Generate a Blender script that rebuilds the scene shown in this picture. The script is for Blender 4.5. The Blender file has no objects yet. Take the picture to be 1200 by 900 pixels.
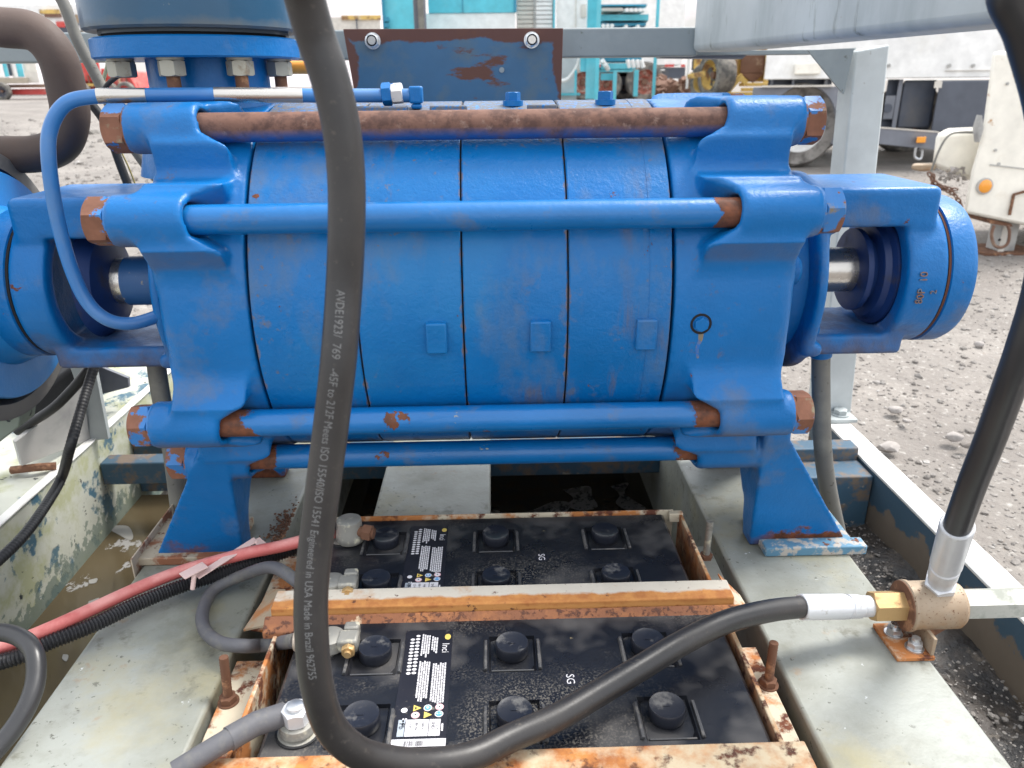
import bpy, bmesh, math, random
import numpy as np
from mathutils import Vector, Matrix
random.seed(7); rng = np.random.default_rng(7)
R = math.radians
C = bpy.context.scene.collection
scene = bpy.context.scene

# ---------------------------------------------------------------- camera
F = 900.0                                   # focal length in pixels of the 1200 px wide photograph
TH, PS, RO = R(21.4), R(1.363), R(0.6)      # pitch down, yaw, roll
EYE = Vector((0, 0, 1.0))
_d = Vector((math.sin(PS)*math.cos(TH), math.cos(PS)*math.cos(TH), -math.sin(TH)))
_r0 = Vector((math.cos(PS), -math.sin(PS), 0)); _u0 = _r0.cross(_d)
_r = _r0*math.cos(RO) - _u0*math.sin(RO); _u = _u0*math.cos(RO) + _r0*math.sin(RO)
cam = bpy.data.objects.new('camera', bpy.data.cameras.new('camera')); C.objects.link(cam)
cam.matrix_world = Matrix(((_r.x, _u.x, -_d.x, EYE.x), (_r.y, _u.y, -_d.y, EYE.y), (_r.z, _u.z, -_d.z, EYE.z), (0, 0, 0, 1)))
cam.data.sensor_width = 36; cam.data.lens = 36*F/1200; cam.data.clip_start = .02; cam.data.clip_end = 3000
cam.data.dof.use_dof = True; cam.data.dof.focus_distance = 1.0; cam.data.dof.aperture_fstop = 9
scene.camera = cam

# ---------------------------------------------------------------- world, sun, exposure
SUN_EL, SUN_AZ = R(58), R(62)               # azimuth measured clockwise from +Y (away from the viewer)
w = bpy.data.worlds.new("World"); scene.world = w; w.use_nodes = True
nt = w.node_tree; bg = nt.nodes['Background']
sky = nt.nodes.new('ShaderNodeTexSky'); sky.sky_type = 'NISHITA'; sky.sun_disc = False
sky.sun_elevation = SUN_EL; sky.sun_rotation = SUN_AZ; sky.air_density = 1.2; sky.dust_density = 4; sky.ozone_density = 1
hs = nt.nodes.new('ShaderNodeHueSaturation'); hs.inputs['Saturation'].default_value = .22
hs.inputs['Value'].default_value = 1.5
mx = nt.nodes.new('ShaderNodeMix'); mx.data_type = 'RGBA'; mx.inputs[0].default_value = .65; mx.inputs[7].default_value = (6.0, 6.3, 6.7, 1)   # even bright cloud
nt.links.new(sky.outputs[0], hs.inputs['Color']); nt.links.new(hs.outputs[0], mx.inputs[6]); nt.links.new(mx.outputs[2], bg.inputs[0]); bg.inputs[1].default_value = .15
sun = bpy.data.objects.new('sun', bpy.data.lights.new('sun', 'SUN')); C.objects.link(sun)
sun.data.energy = 2.1; sun.data.angle = R(16); sun.data.color = (1, .96, .9)
sd = Vector((math.sin(SUN_AZ)*math.cos(SUN_EL), math.cos(SUN_AZ)*math.cos(SUN_EL), math.sin(SUN_EL)))
sun.rotation_euler = sd.to_track_quat('Z', 'Y').to_euler()
vs = scene.view_settings; vs.view_transform = 'Standard'; vs.look = 'None'; vs.gamma = 1; vs.exposure = 0.95
vs.use_curve_mapping = False

# ---------------------------------------------------------------- helpers
def ray(px, py): return _d + _r*((px-600)/F) - _u*((py-450)/F)
def at(px, py, Y=None, z=None, X=None, zc=None):
    v = ray(px, py)
    t = zc if zc is not None else (Y/v.y if Y is not None else ((z-1)/v.z if z is not None else X/v.x))
    return EYE + v*t

MATS = {}
def mat(name, col, rough=.5, metal=0., layers=(), bump=(0, 0), var=.12, vscale=6., spec=.5, coat=0., emit=None, bump2=(0, 0)):
    """procedural material: base colour with slow variation, then layers of dirt, rust or wear by noise (object space)"""
    m = bpy.data.materials.new(name); m.use_nodes = True; t = m.node_tree; N, L = t.nodes, t.links
    b = N['Principled BSDF']; tc = N.new('ShaderNodeTexCoord'); obj = tc.outputs['Object']
    def noise(scale, detail=6, rough_=.6, stretch=None, off=0.):
        mp = N.new('ShaderNodeMapping'); L.new(obj, mp.inputs[0]); mp.inputs['Location'].default_value = (off, off*.7, off*1.3)
        if stretch: mp.inputs['Scale'].default_value = stretch
        n = N.new('ShaderNodeTexNoise'); n.inputs['Scale'].default_value = scale; n.inputs['Detail'].default_value = detail
        n.inputs['Roughness'].default_value = rough_; L.new(mp.outputs[0], n.inputs['Vector']); return n.outputs['Fac']
    def mapr(v, a, c, lo=0., hi=1., smooth=False):
        k = N.new('ShaderNodeMapRange'); k.clamp = True; L.new(v, k.inputs['Value'])
        k.inputs['From Min'].default_value = a; k.inputs['From Max'].default_value = c
        k.inputs['To Min'].default_value = lo; k.inputs['To Max'].default_value = hi; return k.outputs[0]
    def math_(op, a, c):
        k = N.new('ShaderNodeMath'); k.operation = op
        for i, v in enumerate((a, c)):
            if isinstance(v, (int, float)): k.inputs[i].default_value = v
            else: L.new(v, k.inputs[i])
        return k.outputs[0]
    def mixc(f, a, c):
        k = N.new('ShaderNodeMix'); k.data_type = 'RGBA'; L.new(f, k.inputs[0])
        for i, v in ((6, a), (7, c)):
            if isinstance(v, tuple): k.inputs[i].default_value = (*v, 1)
            else: L.new(v, k.inputs[i])
        return k.outputs[2]
    def mixf(f, a, c):
        k = N.new('ShaderNodeMix'); k.data_type = 'FLOAT'; L.new(f, k.inputs[0])
        for i, v in ((2, a), (3, c)):
            if isinstance(v, (int, float)): k.inputs[i].default_value = v
            else: L.new(v, k.inputs[i])
        return k.outputs[0]
    lo = tuple(max(0, c*(1-var)) for c in col); hi = tuple(min(1, c*(1+var)) for c in col)
    color = mixc(mapr(noise(vscale, 4), .3, .7), lo, hi)
    ro = mixf(mapr(noise(vscale*3, 4, off=3), .3, .7), max(.02, rough-.07), min(1, rough+.07)); me = float(metal)
    disp = None
    for i, ly in enumerate(layers):
        n = noise(ly.get('scale', 12), ly.get('detail', 8), ly.get('nr', .65), ly.get('stretch'), off=5.3*(i+1))
        if 'grad' in ly:
            idx, cen, a, c = ly['grad']; sp = N.new('ShaderNodeSeparateXYZ'); L.new(obj, sp.inputs[0])
            g = math_('ABSOLUTE', math_('SUBTRACT', sp.outputs[idx], cen), 0)
            g = mapr(g, a, c); amp = ly.get('amp', 1.5)
            v = math_('ADD', math_('MULTIPLY', math_('SUBTRACT', n, .5), amp), g)
            f = mapr(v, ly.get('lo', .5), ly.get('hi', .6))
        elif 'ping' in ly:
            off, half, wd_ = ly['ping']; sp = N.new('ShaderNodeSeparateXYZ'); L.new(obj, sp.inputs[0])
            g = mapr(math_('PINGPONG', math_('ADD', sp.outputs[0], off), half), wd_, 0.)
            f = mapr(math_('ADD', math_('MULTIPLY', math_('SUBTRACT', n, .5), ly.get('amp', 2.)), g), ly['lo'], ly['hi'])
        elif 'grads' in ly:
            idx, a, c = ly['grads']; sp = N.new('ShaderNodeSeparateXYZ'); L.new(obj, sp.inputs[0])
            g = mapr(sp.outputs[idx], a, c); amp = ly.get('amp', 1.5)
            v = math_('ADD', math_('MULTIPLY', math_('SUBTRACT', n, .5), amp), g)
            f = mapr(v, ly.get('lo', .5), ly.get('hi', .6))
        else: f = mapr(n, ly.get('lo', .55), ly.get('hi', .65))
        if ly.get('mask'):
            f = math_('MULTIPLY', f, mapr(noise(ly['mask'][0], 3, off=9.1), ly['mask'][1], ly['mask'][2]))
        if ly.get('nz'):
            g = N.new('ShaderNodeNewGeometry'); sp = N.new('ShaderNodeSeparateXYZ'); L.new(g.outputs['Normal'], sp.inputs[0])
            f = math_('MULTIPLY', f, mapr(sp.outputs[2], ly['nz'][0], ly['nz'][1]))
        if 'amt' in ly: f = math_('MULTIPLY', f, ly['amt'])
        c2 = ly['col']
        if ly.get('col2'): c2 = mixc(mapr(noise(ly.get('scale', 12)*3, 5, off=21), .35, .65), ly['col'], ly['col2'])
        color = mixc(f, color, c2)
        ro = mixf(f, ro, ly.get('rough', .8)); me = mixf(f, me, ly.get('metal', 0.))
        if ly.get('h'):
            hh = math_('MULTIPLY', f, ly['h']); disp = hh if disp is None else math_('ADD', disp, hh)
    L.new(color, b.inputs['Base Color']); L.new(ro, b.inputs['Roughness'])
    if isinstance(me, float): b.inputs['Metallic'].default_value = me
    else: L.new(me, b.inputs['Metallic'])
    b.inputs['Specular IOR Level'].default_value = spec; b.inputs['Coat Weight'].default_value = coat
    if bump[0] or bump2[0] or disp is not None:
        h = disp
        for bb in (bump, bump2):
            if bb[0]:
                n = math_('MULTIPLY', noise(bb[0], 6, .6, off=2), bb[1]); h = n if h is None else math_('ADD', h, n)
        bp = N.new('ShaderNodeBump'); bp.inputs['Strength'].default_value = 1; bp.inputs['Distance'].default_value = .001
        L.new(h, bp.inputs['Height']); L.new(bp.outputs[0], b.inputs['Normal'])
    if emit: b.inputs['Emission Color'].default_value = (*emit, 1); b.inputs['Emission Strength'].default_value = 1
    MATS[name] = m; return m

class MB:
    """collects shapes in world coordinates; build() links them as one mesh object"""
    def __init__(s): s.v = []; s.f = []
    def add(s, vs, fs):
        o = len(s.v); s.v += [tuple(v) for v in vs]; s.f += [tuple(i+o for i in f) for f in fs]; return s
    def box(s, x0, x1, y0, y1, z0, z1, M=None):
        vs = [Vector((x, y, z)) for z in (z0, z1) for y in (y0, y1) for x in (x0, x1)]
        if M is not None: vs = [M @ v for v in vs]
        return s.add(vs, [(0,2,3,1),(4,5,7,6),(0,1,5,4),(2,6,7,3),(0,4,6,2),(1,3,7,5)])
    def beam(s, a, b, wd, ht, up=(0,0,1)):
        a, b = Vector(a), Vector(b); t = (b-a).normalized(); sd_ = t.cross(Vector(up)).normalized(); u = sd_.cross(t)
        vs = [p + sd_*x*wd/2 + u*y*ht/2 for p in (a, b) for x, y in ((-1,-1),(1,-1),(1,1),(-1,1))]
        return s.add(vs, [(3,2,1,0),(4,5,6,7),(0,1,5,4),(1,2,6,5),(2,3,7,6),(3,0,4,7)])
    def prism(s, poly, vec):
        vec = Vector(vec); n = len(poly); p = [Vector(q) for q in poly]
        vs = p + [q+vec for q in p]
        return s.add(vs, [tuple(reversed(range(n))), tuple(range(n, 2*n))] + [(i, (i+1) % n, n+(i+1) % n, n+i) for i in range(n)])
    def lathe(s, o, ax, prof, n=48, ph=0., cap=True):
        o, ax = Vector(o), Vector(ax).normalized(); e1 = ax.orthogonal().normalized()
        if abs(ax.x) > .9: e1 = Vector((0, 0, 1)) - ax*ax.z; e1.normalize()
        e2 = ax.cross(e1); vs = []; fs = []
        for a, r in prof:
            for k in range(n):
                t = 2*math.pi*k/n + ph; vs.append(o + ax*a + (e1*math.cos(t)+e2*math.sin(t))*r)
        for i in range(len(prof)-1):
            for k in range(n): fs.append((i*n+k, i*n+(k+1) % n, (i+1)*n+(k+1) % n, (i+1)*n+k))
        if cap:
            fs.append(tuple(reversed(range(n)))); fs.append(tuple((len(prof)-1)*n+k for k in range(n)))
        return s.add(vs, fs)
    def cyl(s, a, b, r, n=24, ch=0.):
        a, b = Vector(a), Vector(b); L = (b-a).length
        prof = [(0, r-ch), (ch, r), (L-ch, r), (L, r-ch)] if ch else [(0, r), (L, r)]
        return s.lathe(a, b-a, prof, n)
    def hexnut(s, a, b, af, ph=0., hole=0.):
        a, b = Vector(a), Vector(b); L = (b-a).length; r = af/2/math.cos(math.pi/6); ax = (b-a).normalized()
        # hexagonal body, with the chamfer as an intersecting cone: corners lowered at both faces
        n = 36; e1 = Vector((0, 0, 1)) - ax*ax.z if abs(ax.z) < .9 else Vector((1, 0, 0)); e1.normalize(); e2 = ax.cross(e1)
        vs = []; fs = []
        ring = []
        for k in range(n):
            t = 2*math.pi*k/n; tt = (t % (math.pi/3)) - math.pi/6; rr = af/2/math.cos(tt); ring.append((t+ph, rr))
        rc = af/2*1.0
        levels = [(0, 0), (1, 1), (2, 1), (3, 0)]
        for lv, full in levels:
            for t, rr in ring:
                over = rr-rc; drop = over*.6
                a_ = {0: 0, 1: drop+.0002, 2: L-drop-.0002, 3: L}[lv]; q = rr if full else rc*.985
                vs.append(a + ax*a_ + (e1*math.cos(t)+e2*math.sin(t))*q)
        for i in range(3):
            for k in range(n): fs.append((i*n+k, i*n+(k+1) % n, (i+1)*n+(k+1) % n, (i+1)*n+k))
        fs.append(tuple(reversed(range(n)))); fs.append(tuple(3*n+k for k in range(n)))
        return s.add(vs, fs)
    def tube(s, pts, r, n=20, caps=True):
        fr = frames(pts); vs = []; fs = []
        for i, (p, t, e1, e2) in enumerate(fr):
            rr = r(i/(len(fr)-1), i) if callable(r) else r
            for k in range(n):
                a = 2*math.pi*k/n; vs.append(p + (e1*math.cos(a)+e2*math.sin(a))*rr)
        for i in range(len(fr)-1):
            for k in range(n): fs.append((i*n+k, i*n+(k+1) % n, (i+1)*n+(k+1) % n, (i+1)*n+k))
        if caps: fs.append(tuple(reversed(range(n)))); fs.append(tuple((len(fr)-1)*n+k for k in range(n)))
        return s.add(vs, fs)
    def hull(s, pts):
        bm = bmesh.new(); [bm.verts.new(p) for p in pts]; bmesh.ops.convex_hull(bm, input=bm.verts)
        bm.verts.ensure_lookup_table(); bm.verts.index_update()
        s.add([v.co for v in bm.verts], [[v.index for v in f.verts] for f in bm.faces]); bm.free(); return s
    def build(s, name, m, parent=None, bevel=0., seg=2, smooth=35, **tags):
        me = bpy.data.meshes.new(name); me.from_pydata(s.v, [], s.f); me.update()
        return link(name, me, m, parent, bevel, seg, smooth, **tags)

def origin_of(o):
    p = Vector((0, 0, 0))
    while o is not None: p += o.location; o = o.parent
    return p
def link(name, me, m, parent=None, bevel=0., seg=2, smooth=35, loc=None, **tags):
    """vertices are given in world coordinates; a top-level mesh gets its origin at its base, a part at its thing's origin"""
    bm = bmesh.new(); bm.from_mesh(me); bmesh.ops.recalc_face_normals(bm, faces=bm.faces); bm.to_mesh(me); bm.free()
    o = bpy.data.objects.new(name, me); C.objects.link(o)
    if parent is not None: o.parent = parent; off = origin_of(parent)
    else:
        n = len(me.vertices); a = np.empty(n*3, np.float32); me.vertices.foreach_get('co', a); a = a.reshape(-1, 3)
        if loc is not None: off = Vector(loc)
        else: off = Vector((float((a[:,0].min()+a[:,0].max())/2), float((a[:,1].min()+a[:,1].max())/2), float(a[:,2].min())))
        o.location = off
    me.transform(Matrix.Translation(-off))
    if m: me.materials.append(m)
    if smooth:
        me.polygons.foreach_set('use_smooth', [True]*len(me.polygons)); me.set_sharp_from_angle(angle=R(smooth))
    if bevel:
        b = o.modifiers.new('bevel', 'BEVEL'); b.width = bevel; b.segments = seg; b.limit_method = 'ANGLE'; b.angle_limit = R(38); b.harden_normals = False
    for k, v in tags.items(): o[k] = v
    return o
def thing(name, label, cat, loc, group=None):
    o = bpy.data.objects.new(name, None); C.objects.link(o); o.location = loc; o.empty_display_size = .1
    o['label'] = label; o['category'] = cat
    if group: o['group'] = group
    return o
def tag(o, label, cat, group=None):
    o['label'] = label; o['category'] = cat
    if group: o['group'] = group
    return o
def dup(root, loc, label=None):
    def cp(o, par):
        c = o.copy(); C.objects.link(c); c.parent = par
        for ch in o.children: cp(ch, c)
        return c
    r = cp(root, None); r.location = loc
    if label: r['label'] = label
    return r
def crom(pts, n=12):
    P = [Vector(p) for p in pts]; P = [P[0]*2-P[1]] + P + [P[-1]*2-P[-2]]; out = []
    for i in range(1, len(P)-2):
        a, b, c, d = P[i-1:i+3]
        for k in range(n):
            t = k/n; out.append(.5*((2*b)+(c-a)*t+(2*a-5*b+4*c-d)*t*t+(3*b-a-3*c+d)*t**3))
    out.append(P[-2]); return out
def resample(pts, step):
    out = [pts[0]]; acc = 0
    for a, b in zip(pts, pts[1:]):
        L = (b-a).length; d = step-acc
        while d <= L: out.append(a.lerp(b, d/L)); d += step
        acc = L-(d-step)
    return out
def frames(pts):
    P = [Vector(p) for p in pts]; out = []; e = None
    for i, p in enumerate(P):
        t = (P[min(i+1, len(P)-1)]-P[max(i-1, 0)]).normalized()
        if e is None: e = t.orthogonal().normalized()
        e = (e - t*e.dot(t)).normalized(); out.append((p, t, e, t.cross(e)))
    return out
_tc = {}
def text_mesh(s, size):
    if (s, size) in _tc: return _tc[(s, size)]
    cu = bpy.data.curves.new('t', 'FONT'); cu.body = s; cu.size = size; cu.resolution_u = 3
    o = bpy.data.objects.new('t', cu); C.objects.link(o); dg = bpy.context.evaluated_depsgraph_get(); dg.update()
    me = o.evaluated_get(dg).to_mesh(); vs = [tuple(v.co) for v in me.vertices]; fs = [tuple(p.vertices) for p in me.polygons]
    bpy.data.objects.remove(o); _tc[(s, size)] = (vs, fs); return vs, fs

# ---- solid modelling with distance fields (castings)
try:
    import openvdb as vdb
except ImportError:
    import pyopenvdb as vdb
class SDF:
    def __init__(s, lo, hi, h):
        s.lo = lo; s.h = h; n = [int((b-a)/h)+1 for a, b in zip(lo, hi)]
        ax = [(lo[i]+np.arange(n[i])*h).astype(np.float32) for i in range(3)]
        s.X, s.Y, s.Z = ax[0][:, None, None], ax[1][None, :, None], ax[2][None, None, :]; s.n = n
        s.g = np.full(n, 1., np.float32)
    def union(s, d, k=.008):
        d = np.broadcast_to(d, s.n); hh = np.maximum(k-np.abs(s.g-d), 0)/k; s.g = np.minimum(s.g, d)-hh*hh*k*.25
    def cut(s, d, k=.002):
        d = -np.broadcast_to(d, s.n); hh = np.maximum(k-np.abs(s.g-d), 0)/k; s.g = np.maximum(s.g, d)+hh*hh*k*.25
    def cylx(s, cy, cz, r, a, b, rd=.003):
        q = np.sqrt((s.Y-cy)**2+(s.Z-cz)**2)-r+rd; ax_ = np.abs(s.X-(a+b)/2)-(b-a)/2+rd
        return np.minimum(np.maximum(q, ax_), 0)+np.sqrt(np.maximum(q, 0)**2+np.maximum(ax_, 0)**2)-rd
    def cylz(s, cx, cy, r, a, b):
        q = np.sqrt((s.X-cx)**2+(s.Y-cy)**2)-r; return np.maximum(q, np.abs(s.Z-(a+b)/2)-(b-a)/2)
    def box(s, x0, x1, y0, y1, z0, z1, rd=.004):
        q = [np.abs(v-(a+b)/2)-(b-a)/2+rd for v, a, b in ((s.X, x0, x1), (s.Y, y0, y1), (s.Z, z0, z1))]
        m = np.maximum(np.maximum(q[0], q[1]), q[2])
        return np.minimum(m, 0)+np.sqrt(np.maximum(q[0], 0)**2+np.maximum(q[1], 0)**2+np.maximum(q[2], 0)**2)-rd
    def mesh(s, name, to_world):
        g = vdb.FloatGrid(); g.background = 1.; s.g[s.g > .999] = .999; g.copyFromArray(np.ascontiguousarray(s.g/s.h))
        p, t, q = g.convertToPolygons(isovalue=0.); p = p*s.h+np.array(s.lo, np.float32)
        p = to_world(p); me = bpy.data.meshes.new(name)
        me.from_pydata(p.tolist(), [], q.tolist()+t.tolist()); me.update(); return me

exec_sections = True
# ---------------------------------------------------------------- materials
BL = (.0010, .131, .39)
rustL = dict(col=(.20, .065, .028), col2=(.09, .035, .02), rough=.9, h=.25)
dirt = (.16, .13, .10)
blue = mat('blue_paint', BL, .36, layers=[
    dict(col=(.02, .13, .33), scale=5, lo=.45, hi=.75, rough=.5, amt=.35),
    dict(col=(.10, .15, .24), scale=14, lo=.60, hi=.72, rough=.7, amt=.45, stretch=(1.4, 1, .8)),
    dict(col=(.13, .10, .07), scale=60, lo=.64, hi=.68, rough=.9, amt=.55, mask=(4, .5, .6)),
    dict(rustL, scale=34, lo=.74, hi=.76, mask=(9, .45, .5))],
    bump=(75, 1.0), bump2=(320, .3), coat=.05, spec=.3)
blue_stage = mat('blue_paint_stages', (.0010, .129, .38), .32, layers=[
    dict(col=(.010, .175, .43), scale=4, lo=.45, hi=.65, rough=.4, amt=.6),
    dict(col=(.13, .155, .18), scale=7, lo=.50, hi=.68, rough=.75, amt=.6, stretch=(1.2, 1, .7)),
    dict(col=(.16, .13, .09), scale=22, lo=.60, hi=.66, rough=.8, amt=.4, mask=(3, .48, .56)),
    dict(col=(.15, .10, .05), scale=34, lo=.56, hi=.68, stretch=(1, .25, .12), amt=.55, mask=(5, .5, .58)),
    dict(col=(.20, .13, .08), scale=45, ping=(.2975, .06485, .009), amp=2.2, lo=.75, hi=1.05, rough=.85, amt=.8),
    dict(col=(.16, .12, .07), scale=90, lo=.62, hi=.68, rough=.9, amt=.6, mask=(3.5, .5, .62)),
    dict(col=(.17, .14, .09), scale=130, lo=.75, hi=1.0, grads=(2, .57, .635), amp=2.2, amt=.75),
    dict(rustL, scale=30, lo=.685, hi=.70)],
    bump=(85, 1.1), bump2=(240, .7), coat=.06, spec=.32)
blue_foot = mat('blue_paint_casting', BL, .34, layers=[
    dict(col=(.02, .13, .33), scale=4, lo=.45, hi=.75, rough=.5, amt=.3),
    dict(col=(.14, .14, .14), scale=7, lo=.56, hi=.68, rough=.75, amt=.45),
    dict(col=(.13, .09, .06), scale=50, lo=.6, hi=.68, rough=.9, amt=.5, mask=(5, .52, .62)),
    dict(col=(.17, .12, .08), scale=9, lo=.30, hi=.62, rough=.85, amt=.7, nz=(-.35, -.9)),
    dict(rustL, scale=24, grads=(2, .075, .0), amp=1.3, lo=.62, hi=.72, mask=(6, .4, .5)),
    dict(rustL, scale=34, lo=.70, hi=.715)],
    bump=(60, 1.0), bump2=(230, .5), coat=.06, spec=.32)
blue_bracket = mat('blue_paint_dirty_bracket', BL, .36, layers=[
    dict(col=(.02, .13, .33), scale=5, lo=.45, hi=.75, rough=.5, amt=.4), dict(col=(.14, .14, .14), scale=8, lo=.56, hi=.68, rough=.75, amt=.45),
    dict(col=(.14, .095, .065), col2=(.09, .055, .04), scale=14, grads=(2, .40, .27), amp=1.3, lo=.45, hi=.95, rough=.9, amt=.9), dict(rustL, scale=34, lo=.68, hi=.70)],
    bump=(60, 1.5), bump2=(230, .5), coat=.05, spec=.32)
blue_rod = mat('blue_paint_rod', (.0010, .133, .39), .33, layers=[
    dict(col=(.12, .13, .15), scale=20, lo=.58, hi=.68, rough=.7, amt=.4),
    dict(rustL, scale=28, grad=(0, -.03, .235, .325), amp=.9, lo=.56, hi=.60, h=.6),
    dict(rustL, scale=15, lo=.655, hi=.665), dict(col=(.3, .3, .26), scale=18, lo=.67, hi=.68)], bump=(100, .7), coat=.2)
rust_rod = mat('rusty_rod', (.17, .085, .06), .75, .1, layers=[
    dict(col=(.09, .045, .035), scale=50, lo=.45, hi=.6, rough=.85),
    dict(col=(.30, .20, .16), scale=70, lo=.6, hi=.7, amt=.6),
    dict(col=(.015, .09, .30), scale=18, nz=(-.1, -.75), lo=.3, hi=.5, rough=.5)], bump=(150, .5))
rust_nut = mat('rusty_blue_nut', (.20, .085, .05), .75, .1, layers=[
    dict(col=(.03, .17, .45), scale=26, lo=.5, hi=.53, rough=.4), dict(col=(.24, .20, .13), scale=20, lo=.58, hi=.64)], bump=(120, .4), vscale=20, var=.4)
nut_grey = mat('galvanised_nut', (.38, .37, .31), .5, .4, layers=[dict(col=(.2, .14, .09), scale=60, lo=.55, hi=.7, amt=.7)], bump=(150, .2))
navy = mat('dark_blue_inner', (.008, .03, .12), .5, layers=[dict(col=(.05, .04, .03), scale=25, lo=.55, hi=.7, amt=.7)], bump=(90, .3))
light_blue = mat('light_blue_disc', (.01, .19, .50), .35, layers=[dict(col=(.05, .2, .5), scale=20, lo=.5, hi=.7, amt=.5)], bump=(180, .4))
dk_flange = mat('dark_teal_blue_flange', (.003, .058, .125), .35, layers=[
    dict(col=(.10, .11, .11), scale=22, grads=(2, .04, .0), amp=.7, lo=.6, hi=.9, amt=.7), dict(col=(.1, .14, .17), scale=60, lo=.66, hi=.7)], bump=(60, .3), coat=.2)
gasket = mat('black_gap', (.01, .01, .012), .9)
steel = mat('machined_steel', (.55, .52, .48), .28, .9, layers=[dict(col=(.12, .09, .07), scale=40, lo=.66, hi=.72, rough=.6, metal=.2)], bump=(200, .2))
silver = mat('zinc_plated_steel', (.62, .63, .64), .3, .85, layers=[dict(col=(.4, .4, .4), scale=40, lo=.5, hi=.7, rough=.5, metal=.5)], bump=(200, .15))
crimp_m = mat('crimp_silver', (.62, .63, .65), .42, .35, layers=[dict(col=(.35, .33, .3), scale=60, lo=.6, hi=.7, rough=.6)], bump=(200, .2))
brass = mat('yellow_zinc_brass', (.50, .33, .15), .42, .5, layers=[dict(col=(.3, .17, .07), scale=50, lo=.55, hi=.7)], bump=(150, .2))
rubber = mat('black_rubber_hose', (.018, .017, .018), .34, layers=[
    dict(col=(.055, .048, .043), scale=5, lo=.4, hi=.7, rough=.65, amt=.6), dict(col=(.10, .085, .07), scale=160, lo=.6, hi=.7, amt=.5, rough=.8)], bump=(400, .1), bump2=(40, .35))
rubber_wet = mat('black_rubber_smooth', (.03, .03, .032), .35, layers=[dict(col=(.09, .085, .08), scale=30, lo=.6, hi=.75, rough=.6, amt=.6)], bump=(60, .2))
cable_grey = mat('grey_battery_cable', (.10, .10, .11), .6, layers=[dict(col=(.19, .18, .15), scale=30, lo=.5, hi=.7, amt=.7)], bump=(180, .3))
cable_black = mat('black_cable', (.02, .02, .022), .5, layers=[dict(col=(.09, .085, .08), scale=60, lo=.6, hi=.7, amt=.6)], bump=(200, .2))
red_cable_m = mat('faded_red_cable', (.55, .13, .12), .5, layers=[dict(col=(.72, .33, .30), scale=14, lo=.4, hi=.6, amt=.9, nz=(.1, .7))], bump=(100, .2))
tie_m = mat('pale_pink_tie', (.72, .52, .48), .6, bump=(100, .2))
text_white = mat('pale_print', (.17, .17, .17), .6)
white_ink = mat('white_print', (.68, .66, .68), .5); black_ink = mat('black_print', (.02, .02, .025), .5)
label_blk = mat('label_black', (.014, .014, .02), .35, layers=[dict(col=(.22, .20, .16), scale=120, lo=.60, hi=.66, amt=.55, mask=(14, .5, .6), rough=.8)])
yel_ink = mat('yellow_print', (.70, .52, .12), .5); blu_ink = mat('blue_print', (.10, .32, .62), .5); pnk_ink = mat('pale_red_print', (.75, .45, .48), .5)
grey_ink = mat('grey_print', (.35, .39, .44), .5)
batt_m = mat('dusty_black_plastic', (.010, .011, .015), .30, layers=[
    dict(col=(.085, .08, .078), scale=8, lo=.48, hi=.62, rough=.65, amt=.8, nz=(.2, .8), detail=3),
    dict(col=(.20, .18, .15), scale=420, lo=.50, hi=.62, rough=.9, amt=.55, mask=(5, .52, .62), nz=(.3, .9)),
    dict(col=(.35, .28, .15), scale=28, lo=.68, hi=.74, rough=.9, amt=.8, nz=(.3, .9))], bump=(60, .4), bump2=(350, .15))
cap_m = mat('battery_cap_plastic', (.014, .016, .024), .34, layers=[dict(col=(.14, .135, .13), scale=45, lo=.54, hi=.66, rough=.8, amt=.7, nz=(.5, .95))], bump=(160, .15))
lead = mat('lead_terminal', (.30, .29, .26), .5, .4, layers=[dict(col=(.5, .47, .36), scale=60, lo=.55, hi=.65), dict(col=(.12, .11, .1), scale=30, lo=.6, hi=.7)], bump=(140, .5))
tray_m = mat('rusty_cream_tray', (.52, .42, .28), .6, layers=[
    dict(col=(.50, .20, .05), col2=(.30, .10, .03), scale=18, lo=.42, hi=.60, rough=.8),
    dict(col=(.36, .11, .03), col2=(.16, .05, .02), scale=20, lo=.22, hi=.5, nz=(.45, -.1), amt=.9),
    dict(col=(.13, .045, .022), col2=(.07, .028, .02), scale=45, lo=.54, hi=.62, rough=.9, h=.5)], bump=(140, .4))
tray_spotted = mat('cream_tray_spotted_rust', (.55, .48, .36), .6, layers=[
    dict(col=(.45, .17, .05), scale=14, lo=.47, hi=.56, rough=.8), dict(col=(.18, .055, .02), col2=(.09, .03, .02), scale=30, lo=.53, hi=.60, rough=.9, h=.4)], bump=(140, .4))  # less rusty variant of the cream tray paint
plate_m = mat('pale_green_grey_plate', (.215, .22, .185), .42, layers=[
    dict(col=(.33, .345, .32), scale=4, lo=.42, hi=.62, rough=.4, amt=.85),
    dict(col=(.34, .30, .16), scale=4.5, lo=.50, hi=.66, amt=.6),
    dict(col=(.15, .15, .11), scale=11, lo=.50, hi=.66, rough=.7, amt=.6, mask=(4, .46, .54)),
    dict(col=(.12, .115, .085), scale=30, lo=.55, hi=.66, rough=.75, amt=.7, mask=(5, .48, .56)),
    dict(col=(.08, .08, .065), scale=100, lo=.61, hi=.65, amt=.8, mask=(7, .48, .54)),
    dict(col=(.66, .68, .70), scale=34, lo=.68, hi=.71, rough=.3),
    dict(col=(.30, .16, .07), scale=18, lo=.62, hi=.72, amt=.6)], bump=(120, .5), bump2=(14, 1.2))
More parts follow.
